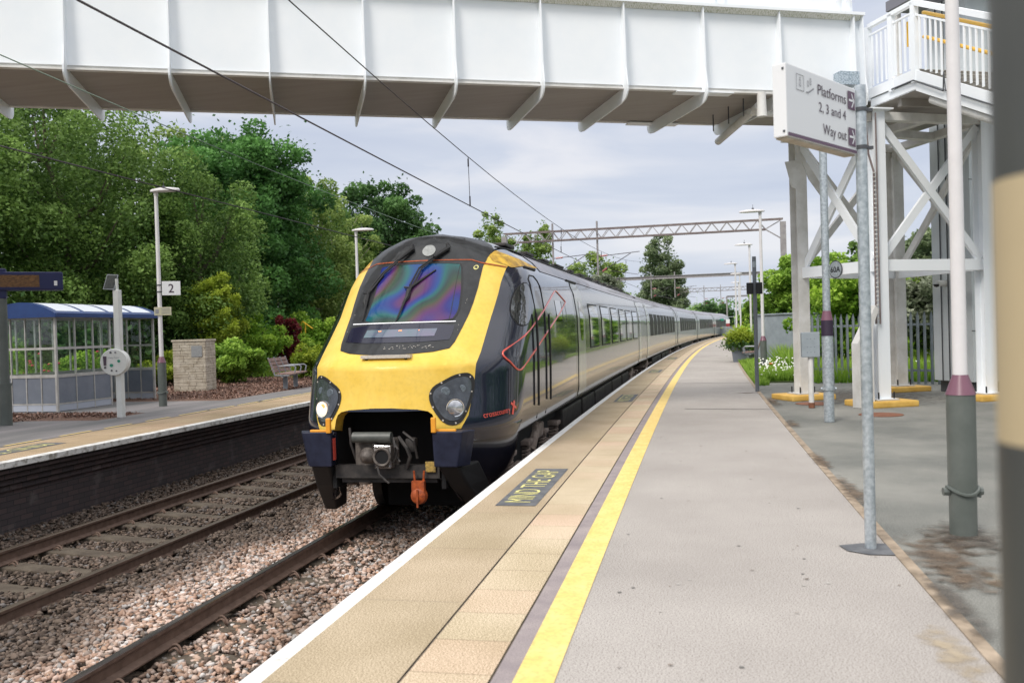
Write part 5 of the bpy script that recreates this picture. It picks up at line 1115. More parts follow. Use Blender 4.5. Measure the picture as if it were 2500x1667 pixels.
mb = MB(); mb.cbox(c+rgt*.06+face*.055+Vector((0, 0, 3.03)), (.36, .015, .185), .004, ang); mb.build('plate', mat('cream notice', (.55, .53, .38), rough=.5), nt_)
mb = MB(); 
for k in range(3): mb.box(c+rgt*.12+face*.066+Vector((0, 0, 3.08-.045*k)), (.18, .002, .012), ang)
mb.box(c-rgt*.06+face*.066+Vector((0, 0, 3.03)), (.07, .002, .09), ang); mb.build('print', M['greytext'], nt_)

# slim display post
c = Vector(W(20.13, 4.724, PZ)); dp = thing('display_post', c, 'slim grey post with two small black display boxes at the kerb', 'post')
mb = MB(); mb.tube([c, c+Vector((0, 0, 2.93))], .043, 18); mb.build('pole', M['benchsteel'], dp, smooth=True, angle=30)
mb = MB(); mb.tube([c+Vector((0, 0, 2.70)), c+Vector((0, 0, 2.82))], .045, 18); mb.build('band', M['galv'], dp, smooth=True, angle=30)
for x in (-.11, .09): mb = MB(); mb.cbox(c+Vector((x, -.05, 2.24)), (.13, .10, .25), .01); mb.build('display_box', M['black'], dp)
# grey terminal box on a white post
c = Vector(W(16.18, 5.41, PZ)); jb = thing('terminal_box', c, 'light grey terminal box on a short white post in front of the left column', 'electrical box')
mb = MB(); mb.tube([c, c+Vector((0, 0, .9))], .045, 16); mb.build('post', M['whiteshade'], jb, smooth=True, angle=30)
mb = MB(); mb.cbox(c+Vector((.0, 0, 1.09)), (.30, .16, .43), .012); bx_ = mb.build('enclosure', M['cabgrey'], jb)
mb = MB()
for x in (-.06, .0, .06):
    for z in (1.19, 1.05, .96): mb.tube([c+Vector((x, -.079, z)), c+Vector((x, -.084, z))], .006, 6)
mb.build('rivet', M['clamp'], bx_)
mb = MB(); mb.tube([c, c+Vector((0, 0, .09))], .052, 16); mb.build('rusty_foot', M['rust'], jb, smooth=True, angle=30)
# oval plate 60A
c = Bv(12.74, 13.06, 3.31); pl_ = thing('number_plate', c, 'oval plate reading 60A fixed to the left brace beam', 'plate')
dirv = (cc['b']-cc['a']).normalized(); fwd_ = Vector((-dirv.y, dirv.x, 0)); fwd_ = fwd_ if fwd_.dot(Vector((3.5, 0, 0))-c) > 0 else -fwd_; rr = Vector((-fwd_.y, fwd_.x, 0))
for nm, m_, k, o_ in (('backing', 'clamp', 1., .075), ('face', 'galv', .88, .079)):
    mb = MB(); mb.prism([(.165*k*math.cos(i*PI/14), .165*k*math.sin(i*PI/14)) for i in range(28)], 0, .004, lambda x, z, y: c+rr*x+fwd_*(o_+y)+Vector((0, 0, z))); mb.build(nm, M[m_], pl_)
mb = MB(); put_text(mb, '60A', lambda x, y: tuple(c+rr*(x-.12)+fwd_*.086+Vector((0, 0, y-.05))), .24, .105, bold=.015); mb.build('lettering', M['black'], pl_, fixn=False)
# foreground post, close to the lens
cp_ = Vector((3.5+1.02*.3665-.0, .93, 0)); fp = thing('foreground_post', (cp_.x, cp_.y, PZ), 'thick out of focus post at the right edge, charcoal with a beige band', 'post')
XR = .085
def fpz(a, b, m, nm): mb = MB(); mb.tube([cp_+Vector((0, 0, a)), cp_+Vector((0, 0, b))], XR, 48); return mb.build(nm, m, fp, smooth=True, angle=30)
fpz(PZ, 2.262, M['posttop'], 'lower_sleeve'); fpz(2.262, 2.512, M['postbeige'], 'beige_band'); fpz(2.512, 4.2, M['posttop'], 'upper_sleeve')

# ------------------------------------------------------------------ fences, cabinet, planter, bench
fe = thing('palisade_fence', W(21.5, 8, PZ), 'blue grey steel palisade fence behind the trestle', 'fence')
A_ = Vector(W(23.6, 6.1, 0)); B_ = Vector(W(21.0, 9.6, 0)); n_f = 30; dirf = (B_-A_).normalized(); af = math.atan2(dirf.y, dirf.x)
B2 = A_+dirf*9.5
for i in range(48):
    p_ = A_+dirf*(.155*i+.05)+Vector((0, 0, PZ-.02)); h = 1.66
    mb = MB(); fdv = Vector((-dirf.y, dirf.x, 0)); w_ = .034
    prof = [(-w_, .01), (-w_*.4, -.008), (w_*.4, -.008), (w_, .01)]
    vs = [p_+dirf*x-fdv*y for x, y in prof]+[p_+dirf*x-fdv*y+Vector((0, 0, h-.10)) for x, y in prof]+[p_+dirf*(x*.25)-fdv*y+Vector((0, 0, h)) for x, y in prof]
    mb.add(vs, [(j, j+1, 5+j, 4+j) for j in range(3)]+[(4+j, 5+j, 9+j, 8+j) for j in range(3)])
    if i == 0: pale0 = mb.build('pale', M['fencegrey'], fe, fixn=False)
    else: q_ = pale0.copy(); COL.objects.link(q_); q_.location = dirf*.155*i
mb = MB(); fdv = Vector((-dirf.y, dirf.x, 0))
for z in (.3, 1.35): mb.bar(A_+Vector((0, 0, PZ+z))+fdv*.03, B2+Vector((0, 0, PZ+z))+fdv*.03, .04, .05)
mb.build('rail', M['fencegrey'], fe); mb = MB()
for k in range(4): mb.box(A_+dirf*(.02+2.48*k)+fdv*.08+Vector((0, 0, PZ+.82)), (.09, .06, 1.7), af)
mb.build('fence_post', M['fencegrey'], fe)
cb = thing('steel_cabinet', W(30, 5.9, PZ), 'long blue grey sheet steel cabinet behind the wildflowers', 'cabinet')
CA = Vector(W(34.7, 5.39, PZ)); CB_ = Vector(W(32.5, 6.59, PZ)); ac = math.atan2((CB_-CA).y, (CB_-CA).x); cbk = Vector((-math.sin(ac), math.cos(ac), 0))*.75
mb = MB(); mb.cbox((CA+CB_)/2+cbk+Vector((0, 0, .88)), ((CB_-CA).length, 1.5, 1.76), .02, ac); mb.build('body', M['cabgrey'], cb)
mb = MB(); mb.cbox((CA+CB_)/2+cbk+Vector((0, 0, 1.78)), ((CB_-CA).length+.1, 1.6, .05), .01, ac); mb.build('lid', M['cabgrey'], cb)
pt_ = thing('planter', W(35.7, 4.78, PZ), 'square blue grey planter with yellow green flowers on the right platform', 'planter')
mb = MB(); c = Vector(W(35.7, 4.82, PZ)); mb.add([c+Vector((a*x, b*x, z)) for z, x in ((0, .24), (.62, .31)) for a, b in ((-1, -1), (1, -1), (1, 1), (-1, 1))], [(0, 1, 5, 4), (1, 2, 6, 5), (2, 3, 7, 6), (3, 0, 4, 7), (4, 5, 6, 7)]); mb.build('box', M['planter'], pt_)
c = Vector(W(38.2, 5.05, PZ)); bb = thing('small_planter', c, 'smaller grey planter just behind the square planter', 'planter')
mb = MB(); mb.cbox(c+Vector((0, 0, .3)), (.5, .5, .6), .02); mb.build('box', M['planter'], bb)
def bench(c, ang, label, w=1.8, arms=(0.5,)):
    t = thing('bench', c, label, 'bench'); q_ = Matrix.Rotation(ang, 3, 'Z'); Q = lambda x, y, z: Vector(c)+q_@Vector((x, y, z))
    nse = 3; sw = w/nse
    for i in range(nse):
        x = -w/2+sw*(i+.5); mb = MB()
        for k in range(4): mb.box(Q(x, -.22+.115*k, .45+.004*k), (sw*.9, .10, .03), rot=q_@Matrix.Rotation(.05, 3, 'X'))
        mb.build('seat', M['benchwood'], t); mb = MB()
        for k in range(4): z = .54+.105*k; mb.box(Q(x, .25+.035*k, z), (sw*.9, .028, .09), rot=q_@Matrix.Rotation(-.32, 3, 'X'))
        mb.build('backrest', M['benchwood'], t)
    for x in (-w*.3, w*.3):
        mb = MB(); mb.cbox(Q(x, .0, .2), (.08, .12, .4), .01, ang); mb.build('leg', M['benchsteel'], t)
    mb = MB(); mb.box(Q(0, 0, .40), (w*.95, .07, .06), rot=q_); 
    for x in (-w/2+.05, -w/6, w/6, w/2-.05): mb.tube([Q(x, -.2, .41), Q(x, .2, .42), Q(x, .38, .92)], .022, 6)
    mb.build('frame', M['benchsteel'], t, smooth=True, angle=30)
    for x in (-w/2+.02, -w/6, w/6, w/2-.02)[1:]:
        mb = MB(); mb.tube([Q(x, -.2, .43), Q(x, -.24, .62), Q(x, -.18, .66), Q(x, .28, .66)], .02, 6); mb.build('armrest', M['benchsteel'], t, smooth=True)
    return t
bench(W(23.6, -7.98, PZ), PI/2+.42-.25-.0, 'slatted brown bench on grey frame facing the far platform edge, beside the train nose', 1.75)
bench(W(33.2, 5.15, PZ), -PI/2-.1, 'small bench among plants behind the slim display post', 1.3)
# barrier with notices at the platform end
ba = thing('end_barrier', W(113, 1.9, PZ), 'grey mesh barrier with green and red notices at the far end of the platform', 'barrier')
tt_ = float(heading(113)); mb = MB(); Qb = lambda x, z, o=0: Vector(W(112.5+o, x, PZ+z))
for x in (1.0, 2.0, 3.0): mb.bar(Qb(x, 0), Qb(x, 2.3), .08, .08)
for z in (.1, 1.1, 2.3): mb.bar(Qb(1.0, z), Qb(3.0, z), .07, .07)
mb.build('frame', M['galv'], ba)
for nm, x0, x1, z0, z1, m_ in (('green_notice', 1.3, 1.7, 1.85, 2.1, 'green'), ('red_notice', 1.95, 2.4, 1.15, 1.5, 'insulator'), ('white_notice', 1.95, 2.4, 1.5, 2.0, 'signwhite'), ('mesh_panel', 1.05, 2.95, .15, 1.0, 'fencegrey')):
    mb = MB(); mb.add([Qb(x0, z0, -.06), Qb(x1, z0, -.06), Qb(x1, z1, -.06), Qb(x0, z1, -.06)], [(0, 1, 2, 3)]); mb.build(nm, M[m_], ba)
fbld = thing('far_building', W(150, 7.5, 0), 'low grey building beyond the end of the train', 'building')
mb = MB(); mb.box(Vector(W(152, 6, 1.6)), (9, 6, 3.6), -.2); mb.build('wall', M['far'], fbld); mb = MB(); mb.box(Vector(W(152, 6, 3.55)), (9.6, 6.6, .25), -.2); mb.build('roof', M['canopy'], fbld)

# ------------------------------------------------------------------ far platform furniture
c = Vector(W(14.24, -9.06, PZ)); ib = thing('information_board', c, 'dark blue departure board on a grey green post at the left edge', 'information board')
mb = MB(); mb.tube([c, c+Vector((0, 0, .75))], .105, 22); mb.tube([c+Vector((0, 0, .75)), c+Vector((0, 0, 2.35))], .082, 22); mb.tube([c+Vector((0, 0, .73)), c+Vector((0, 0, .78))], .115, 22); mb.build('post', M['poledark'], ib, smooth=True, angle=30)
mb = MB(); mb.cbox(c+Vector((-.02, 0, 2.62)), (.2, .2, .56), .03, .6); mb.build('post_sleeve', M['bluedark'], ib)
e1 = Vector((-8.27, 14.90, 0)); e0 = Vector((-9.0, 14.33, 0)); dx = (e1-e0).normalized(); ab = math.atan2(dx.y, dx.x); mid = (e0+e1)/2-dx*.25+Vector((0, 0, PZ*0))
nb = Vector((dx.y, -dx.x, 0))
hz = 3.55
mb = MB(); mb.cbox(mid+dx*.10+Vector((0, 0, hz)), (1.45, .30, .34), .03, ab); mb.build('housing', M['bluedark'], ib)
mb = MB(); mb.box(mid+dx*.02+nb*.152+Vector((0, 0, hz)), (.82, .006, .22), ab); mb.build('screen', M['boardscreen'], ib)
mb = MB(); mb.box(mid+dx*.70+nb*.155+Vector((0, 0, hz-.04)), (.055, .004, .09), ab); mb.build('sticker', M['signwhite'], ib)
# help point
c = Vector(W(15.56, -7.61, PZ)); hp = thing('help_point', c, 'white help point post with round panel and small solar panel on top', 'help point')
mb = MB(); mb.cbox(c+Vector((0, 0, 1.25)), (.13, .10, 2.5), .01, -.1); mb.build('post', M['helpwhite'], hp)
face = (Vector((3.5, 0, 0))-c); face.z = 0; face.normalize(); face = (face+Vector((-.25, -.25, 0))).normalized(); rg = Vector((-face.y, face.x, 0)); rg = rg if rg.x > 0 else -rg
rotf = face.to_track_quat('Z', 'Y').to_matrix(); dc = c+rg*-.07+Vector((0, 0, 1.09))
mb = MB(); mb.lathe([(.255, -.09), (.262, -.05), (.262, .10), (.25, .125), (.001, .128)], dc, 40, rot=rotf); dk = mb.build('round_panel', M['helpwhite'], hp, smooth=True, angle=35)
FB = lambda x, y, o=.131: dc+rg*x+face*o+Vector((0, 0, y))
for x, y, r_, m_ in ((.10, .02, .028, 'green'), (-.04, -.06, .032, 'green'), (-.05, .19, .02, 'clamp'), (.04, .19, .02, 'greytext'), (-.04, -.16, .018, 'clamp'), (.05, -.17, .014, 'clamp'), (-.16, -.10, .02, 'clamp')):
    mb = MB(); mb.prism([(r_*math.cos(i*PI/8), r_*math.sin(i*PI/8)) for i in range(16)], 0, .01, lambda a_, b_, h_: FB(x+a_, y+b_, .129+h_)); mb.build('button', M[m_], dk)
mb = MB(); mb.prism([(-.02, -.09), (.02, -.09), (.03, .09), (-.03, .09)], 0, .02, lambda a_, b_, h_: FB(-.16+a_, .03+b_, .129+h_)); mb.build('handset', M['signtext'], dk)
mb = MB(); put_text(mb, 'Help Point', lambda x, y: tuple(FB(-.09+x, .075+y)), .2, .03); mb.build('lettering', M['greytext'], dk, fixn=False)
mb = MB(); rs = Matrix.Rotation(-.15, 3, 'Z')@Matrix.Rotation(R(68), 3, 'X')@Matrix.Rotation(.2, 3, 'Y'); sc_ = c+Vector((-.13, 0, 2.66)); mb.box(sc_, (.24, .32, .02), rot=rs); so2 = mb.build('solar_frame', M['benchsteel'], hp)
mb = MB(); mb.box(sc_+rs@Vector((0, 0, .012)), (.21, .29, .004), rot=rs); mb.box(sc_+rs@Vector((0, 0, -.012)), (.21, .29, .004), rot=rs); mb.build('solar_cells', M['solar'], so2)
mb = MB(); mb.tube([c+Vector((0, 0, 2.48)), c+Vector((0, 0, 2.72))], .03, 10); mb.build('bracket', M['helpwhite'], hp)
# stone pillar
pc = thing('stone_pillar', W(23.3, -11.0, PZ), 'square pillar of pale stone blocks with a grey plaque', 'stone pillar')
th_ = -.05+.28; c = Vector(W(23.35, -10.85, PZ)); q = random.Random(3); mb = MB(); z = 0
while z < 1.40:
    h = q.choice((.055, .075, .10)); off = q.uniform(-.2, .2)
    for sx, sy, dxx, dyy in ((.92, .012, 0, -.46), (.012, .92, .46, 0)):
        pass
    x = -.46
    while x < .46:
        w_ = min(q.uniform(.18, .46), .46-x)
        if w_ < .03: break
        mb.cbox(c+Matrix.Rotation(th_, 3, 'Z')@Vector((x+w_/2, -.42+q.uniform(-.006, .006), z+h/2)), (w_-.006, .10, h-.006), .008, th_); x += w_
    y = -.46
    while y < .46:
        w_ = min(q.uniform(.18, .46), .46-y)
        if w_ < .03: break
        mb.cbox(c+Matrix.Rotation(th_, 3, 'Z')@Vector((.42+q.uniform(-.006, .006), y+w_/2, z+h/2)), (.10, w_-.006, h-.006), .008, th_); y += w_
    z += h
mb.box(c+Vector((0, 0, z/2)), (.86, .86, z-.004), th_); mb.build('stonework', M['stone'], pc)
mb = MB(); mb.cbox(c+Vector((0, 0, z+.03)), (.98, .98, .06), .01, th_); mb.build('capping', M['stone'], pc)
mb = MB(); mb.box(c+Matrix.Rotation(th_, 3, 'Z')@Vector((.22, -.478, z-.28)), (.30, .012, .32), th_); mb.build('plaque', M['plaque'], pc)
# shelter
sh = thing('waiting_shelter', W(18.6, -10.7, PZ), 'glazed waiting shelter with curved blue roof on the far platform', 'shelter')
SA, SB, SM, DFt, DBk = 16.88, 20.35, 18.66, -10.12, -11.62
Sp = lambda s, d, z: Vector(W(s, d, PZ+z)); H = 2.10
def wallpanel(P0, P1, n_, nm, open_=False):
    """posts, rails, kick panels and glass between two points"""
    P0 = Vector(P0); P1 = Vector(P1); dv = P1-P0; L_ = dv.length; dv.normalize(); an = math.atan2(dv.y, dv.x); mid_ = lambda a, z: P0+dv*a+Vector((0, 0, z))
    for i in range(n_+1):
        r_ = .055 if i in (0, n_) else .028; mb = MB(); mb.cbox(mid_(L_*i/n_, H/2), (r_, .05, H), .008, an); mb.build('post', M['alu'], sh)
    for z, h in ((.17, .03), (.78, .07), (1.38, .05), (H-.03, .07)): mb = MB(); mb.box(mid_(L_/2, z), (L_-.05, .045, h), an); mb.build('rail', M['alu'], sh)
    for i in range(n_):
        a = L_*(i+.5)/n_; w_ = L_/n_-.04
        mb = MB(); mb.box(mid_(a, .47), (w_, .02, .56), an); mb.build('kick_panel', M['kick'], sh)
        mb = MB(); mb.box(mid_(a, 1.08), (w_, .008, .54), an); mb.build('pane', M['glass'], sh); mb = MB(); mb.box(mid_(a, 1.73), (w_, .008, .62), an); mb.build('pane', M['glass'], sh)
    mb = MB(); mb.box(mid_(L_/2, .085), (L_, .03, .14), an); mb.build('base_panel', M['paleblue'], sh)
wallpanel(Sp(SA, DBk, 0), Sp(SA, DFt, 0), 4, 'n'); wallpanel(Sp(SA, DFt, 0), Sp(SM, DFt, 0), 3, 'f'); wallpanel(Sp(SB, DBk, 0), Sp(SB, DFt, 0), 4, 'e'); wallpanel(Sp(SA, DBk, 0), Sp(SB, DBk, 0), 6, 'b')
mb = MB(); dd_ = np.linspace(DBk-.12, DFt+.14, 15); arc = lambda d: .26*(1-((d-(DBk+DFt)/2)/((DFt-DBk)/2+.14))**2)
for s in (SA-.14, SB+.14):
    for z0 in (H, H+.035):
        for d in dd_: mb.v.append(tuple(Sp(s, d, z0+arc(d))))
n = 15
for i in range(n-1): mb.f += [[i, i+1, 2*n+i+1, 2*n+i], [n+i, n+i+1, 3*n+i+1, 3*n+i], [i, i+1, n+i+1, n+i], [2*n+i, 2*n+i+1, 3*n+i+1, 3*n+i]]
mb.f += [[0, n, 3*n, 2*n], [n-1, 2*n-1, 4*n-1, 3*n-1]]
rf = mb.build('roof', M['blue'], sh, smooth=True, angle=40)
mb = MB(); 
for s in (SA-.145, SB+.145):
    vs = [Sp(s, d, H-.045) for d in dd_]+[Sp(s, d, H+.036+arc(d)) for d in dd_]; mb.add(vs, [(i, i+1, n+i+1, n+i) for i in range(n-1)])
mb.bar(Sp(SA-.14, DFt+.14, H), Sp(SB+.14, DFt+.14, H), .04, .09); mb.build('gable', M['blue'], sh)
for k in range(4):
    a = SA+.02+k*(SB-SA)/4; b_ = a+(SB-SA)/4-.12; mb = MB(); ds_ = np.linspace(DFt-.55, DFt+.04, 6)
    for s in (a, b_):
        for d in ds_: mb.v.append(tuple(Sp(s, d, H+.040+arc(d))))
    for i in range(5): mb.f.append([i, i+1, 7+i, 6+i])
    mb.build('roof_panel', M['roofpanel'], rf)
mb = MB(); mb.cbox(Sp(18.6, DBk+.25, .48), (.36, 2.6, .05), .01, -.02); mb.build('seat', M['alu'], sh)
# yellow stair rail beyond the shrubs
yr = thing('yellow_handrail', W(40, -17, PZ), 'yellow handrail among shrubs just left of the train', 'handrail')
mb = MB(); Y = lambda s, d, z: Vector(W(s, d, PZ+z)); mb.tube([Y(37, -14.2, .9), Y(37, -14.2, 2.1), Y(36.6, -13.9, 2.12), Y(36.3, -13.3, 1.8)], .022, 8); mb.tube([Y(36.8, -13.9, .9), Y(36.8, -13.9, 2.1)], .03, 8); mb.build('rail', M['yellowrail'], yr, smooth=True)
# rocks edging the mulch
q = random.Random(5)
for k in range(7):
    bm = bmesh.new(); bmesh.ops.create_icosphere(bm, subdivisions=2, radius=.25*q.uniform(.6, 1.3))
    for v in bm.verts: v.co *= q.uniform(.85, 1.12); v.co.z *= .6
    me = bpy.data.meshes.new('rock'); bm.to_mesh(me); bm.free(); me.materials.append(M['stone']); o = bpy.data.objects.new('rock', me); COL.objects.link(o); o.location = W(33+k*.8, -13.2-.35*k+q.uniform(-.3, .3), PZ+.05); tag(o, 'grey rock half sunk at the back of the bark mulch bed', 'rock', 'rocks edging the bark mulch')
# litter: a few dead leaves and grit on the platform
q = random.Random(8); mb = MB()
for k in range(90):
    s, d = q.uniform(3.6, 22), q.uniform(2.9, 4.65); a = q.uniform(0, PI); r_ = q.uniform(.004, .016); c = Vector(W(s, d, PZ+.005))
    mb.add([c+Vector((r_*math.cos(a+t), .5*r_*math.sin(a+t), .002*(t > 3))) for t in (0, 1.3, 2.6, 3.9, 5.2)], [(0, 1, 2, 3, 4)])
tag(mb.build('leaf_litter', M['soil'], fixn=False), 'scattered dead leaf bits on the platform', 'leaf litter', kind='stuff')

# trodden chewing gum on the surfacing
q = random.Random(18)
for nm, m_, n_ in (('gum_spots', M['crack'], 70), ('pale_gum_spots', M['concrete'], 40)):
    mb = MB()
    for k in range(n_):
        s, d = q.uniform(3.6, 26), q.uniform(2.95, 4.65); r_ = q.uniform(.006, .013); a = q.uniform(0, 3)
        mb.add([W(s+r_*math.sin(t+a)*q.uniform(.8, 1.2), d+r_*math.cos(t+a), PZ+.0025) for t in np.linspace(0, 2*PI, 9)[:-1]], [tuple(range(8))])
    tag(mb.build(nm, m_, fixn=False), 'flattened gum marks on the platform surface', 'gum', kind='stuff')

EXPLODE = {'screw_heads', 'hose', 'lattice_brace', 'wheel', 'coil_spring', 'roof_pod', 'canopy_post', 'cover_plate', 'anchor_bolt', 'newel_post', 'upper_post', 'pipe_hanger', 'end_rib', 'baluster', 'fence_post', 'mast', 'clamp', 'conduit', 'end_screws', 'bottom_flange', 'web', 'upper_panel', 'ledge', 'handrail', 'rivet', 'stringer'}
# ------------------------------------------------------------------ vegetation
def leaves_mesh(name, C, tone, size, m, parent=None, aspect=1.7, flat=.35, seed=0):
    g_ = np.random.default_rng(seed); n = len(C); sz = size*g_.uniform(.6, 1.35, n)
    a = g_.normal(size=(n, 3)); a[:, 2] *= .7; a /= np.linalg.norm(a, axis=1)[:, None]
    b = g_.normal(size=(n, 3)); b[:, 2] += flat; b -= (b*a).sum(1)[:, None]*a; b /= np.linalg.norm(b, axis=1)[:, None]; c = np.cross(a, b)
    q4 = np.array([(-.5, 0), (0, -.5/aspect), (.5, 0), (0, .5/aspect)])
    V = C[:, None, :]+(a[:, None, :]*q4[None, :, 0:1]+c[:, None, :]*q4[None, :, 1:2])*sz[:, None, None]*1.5
    V[:, (1, 3), :] += b[:, None, :]*(.12*sz)[:, None, None]
    me = bpy.data.meshes.new(name); me.vertices.add(n*4); off = np.array(parent.location if parent else (0, 0, 0)); me.vertices.foreach_set('co', (V-off).ravel().astype(np.float32))
    me.loops.add(n*4); me.loops.foreach_set('vertex_index', np.arange(n*4, dtype=np.int32)); me.polygons.add(n); me.polygons.foreach_set('loop_start', np.arange(0, n*4, 4, dtype=np.int32)); me.update(calc_edges=True)
    at = me.attributes.new('tone', 'FLOAT', 'POINT'); at.data.foreach_set('value', np.repeat(np.clip(tone, 0, 1), 4).astype(np.float32))
    me.materials.append(m); o = bpy.data.objects.new(name, me); COL.objects.link(o); o.parent = parent; return o
def crown_points(cx, cy, z0, z1, rx, ry, n, g_, nclump=60, shape='round', clump=.16, hang=0.):
    """leaf centres: clumps spread through an uneven crown"""
    H_ = z1-z0; cs = []
    while len(cs) < nclump:
        u = g_.uniform(-1, 1, 3); t = (u[2]+1)/2
        if shape == 'round': w = math.sqrt(max(0, 1-(2*t-1)**2))
        elif shape == 'oak': w = (max(0, 1-abs(2*t-.85)**2.4))**.5 if t > .1 else .6
        elif shape == 'cone': w = max(.05, (1-t))**.75*.95+.04
        elif shape == 'poplar': w = .55+.45*math.sin(PI*min(1, t*1.05))*(1-.55*t)
        elif shape == 'column': w = max(0, 1-abs(2*t-1)**4)**.5
        else: w = math.sqrt(max(0, 1-t**2))
        r = math.hypot(u[0], u[1])
        if r > w or r < w*.25*(1 if t < .85 else 0): continue
        cs.append((u[0], u[1], t))
    cs = np.array(cs); cr = g_.uniform(.6, 1.35, nclump)*clump; tonec = g_.uniform(.05, .75, nclump)
    idx = g_.choice(nclump, n, p=(cr**2)/(cr**2).sum()); v = g_.normal(size=(n, 3)); v /= np.linalg.norm(v, axis=1)[:, None]; rad = g_.uniform(.35, 1., n)**.45
    v[:, 2] *= .75
    fill = g_.random(n) < .42
    P = np.empty((n, 3)); P[:, 0] = cx+(cs[idx, 0]+v[:, 0]*rad*cr[idx])*rx; P[:, 1] = cy+(cs[idx, 1]+v[:, 1]*rad*cr[idx])*ry; P[:, 2] = z0+cs[idx, 2]*H_+v[:, 2]*rad*cr[idx]*max(rx, 1.)
    # filling foliage between the clumps, following the same outline
    nf = int(fill.sum()); j1 = g_.choice(nclump, nf); j2 = g_.choice(nclump, nf); w1 = g_.uniform(0, 1, nf)[:, None]*.5; Qf = cs[j1]*(1-w1)+cs[j2]*w1+g_.normal(0, clump*.38, (nf, 3))*(1, 1, .6)
    P[fill, 0] = cx+Qf[:, 0]*rx; P[fill, 1] = cy+Qf[:, 1]*ry; P[fill, 2] = z0+np.clip(Qf[:, 2], 0, 1.0)*H_
    if hang: P[:, 2] -= np.abs(g_.normal(0, hang, n))*(rad > .8)
    P[:, 2] = np.maximum(P[:, 2], z0*.0+PZ+.03)
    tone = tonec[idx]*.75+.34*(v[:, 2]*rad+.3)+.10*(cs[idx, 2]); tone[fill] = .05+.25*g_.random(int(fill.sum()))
    return P, tone, cs
def tree(name, label, s, d, base, top, rx, n, m, size, seed, shape='round', cat='tree', z0=None, ry=None, group=None, nclump=70, clump=.17, trunk=.18, bark='bark', hang=0.):
    g_ = np.random.default_rng(seed); q = random.Random(seed); c = Wv(s, d, base); t = thing(name, c, label, cat, group); z0 = base+(top-base)*.18 if z0 is None else z0; ry = ry or rx
    P, tone, cs = crown_points(c.x, c.y, z0, top, rx, ry, n, g_, nclump, shape, clump, hang)
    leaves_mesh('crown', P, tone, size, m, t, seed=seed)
    if trunk:
        mb = MB(); zt = z0+(top-z0)*.75; pts = [c+Vector((q.uniform(-.1, .1)*k, q.uniform(-.1, .1)*k, (zt-base)*k/5)) for k in range(6)]; mb.tube(pts, [trunk*(1-.15*k) for k in range(6)], 8)
        for k in range(min(16, len(cs))):
            x, y, tt = cs[k]; e = Vector((c.x+x*rx*.85, c.y+y*ry*.85, z0+tt*(top-z0))); b0 = pts[1+int(min(3, max(0, tt*4)))]; md = (b0+e)/2+Vector((0, 0, -.15*rx))
            mb.tube([b0, md, e], [trunk*.45, trunk*.28, trunk*.08], 5)
        mb.build('trunk', M[bark], t, smooth=True)
    return t
G1 = 'trees behind the far platform'
tree('birch_tree', 'big olive green birch filling the upper left behind the shelter', 27, -18.0, .8, 13.5, 4.2, 85000, L1, .088, 1, 'oak', group=G1, nclump=120, clump=.17, hang=.35, z0=1.6)
tree('birch_tree', 'olive birch with hanging twigs behind the number 2 lamp post', 30, -14.8, .8, 9.4, 2.7, 56000, L1, .08, 2, 'oak', group=G1, nclump=90, clump=.18, hang=.4, z0=2.0)
tree('birch_tree', 'dark birch at the extreme left edge beyond the departure board', 22, -19.5, .8, 12, 3.8, 46000, L1, .09, 3, 'oak', group=G1, nclump=90, clump=.18, hang=.3, z0=1.4)
tree('oak_tree', 'tall dark green broadleaf tree left of the train, crown touching the bridge', 38, -17.7, .8, 13.6, 4.1, 80000, L2, .125, 4, 'oak', group=G1, nclump=120, clump=.19, z0=1.8)
tree('willow_tree', 'pale green willow right of the dark broadleaf tree', 44, -17.1, .8, 10.9, 2.9, 34000, L3, .12, 5, 'round', group=G1, nclump=90, clump=.17, hang=.3, z0=1.5, bark='birchbark')
tree('oak_tree', 'deep green tree rising directly behind the train nose', 56, -18.1, .8, 13.4, 3.8, 34000, L4, .17, 6, 'oak', group=G1, nclump=90, clump=.18, z0=3)
tree('willow_tree', 'thin pale willow between the two dark trees, bare branches showing', 50, -18.2, .8, 11.2, 2.6, 12000, L3, .12, 7, 'round', group=G1, nclump=60, clump=.14, z0=4, bark='birchbark')
tree('oak_tree', 'background tree with yellowed top seen between the birch and the broadleaf tree', 44, -25, .8, 15.2, 4.5, 24000, L3, .16, 8, 'oak', group=G1, nclump=80, clump=.17, z0=3)
tree('birch_tree', 'background birch behind the big olive birch', 36, -26, .8, 15, 5, 26000, L1, .16, 9, 'oak', group=G1, nclump=80, clump=.2, z0=1.5)
tree('birch_tree', 'pale yellow green birch just above the train roof', 74, -15.6, .0, 13.9, 2.2, 10000, L3, .17, 10, 'oak', group=G1, nclump=50, clump=.16, z0=4, bark='birchbark')
tree('birch_tree', 'second pale birch above the train roof, near the gantry mast', 84, -14.4, .0, 13.8, 2.9, 14000, L3, .19, 11, 'oak', group=G1, nclump=50, clump=.16, z0=3, bark='birchbark')
tree('round_tree', 'rounded olive green tree between the gantry and the poplar', 118, -15.3, 0, 12.6, 4.1, 14000, L3, .26, 12, 'round', group=G1, nclump=55, clump=.2, z0=2)
tree('round_tree', 'pale rounded tree in front of the olive one', 100, -10.8, 0, 8.1, 3.4, 11000, L9, .22, 13, 'round', group=G1, nclump=50, clump=.2, z0=1)
tree('poplar_tree', 'tall grey green poplar standing alone above the train', 150, -12.2, 0, 17.2, 4.2, 26000, L10, .30, 14, 'poplar', group=G1, nclump=80, clump=.22, z0=1)
tree('round_tree', 'small dark round tree right of the poplar', 205, -16.1, 0, 7.8, 2.9, 5000, L4, .35, 15, 'round', group=G1, nclump=30, clump=.25, z0=1)
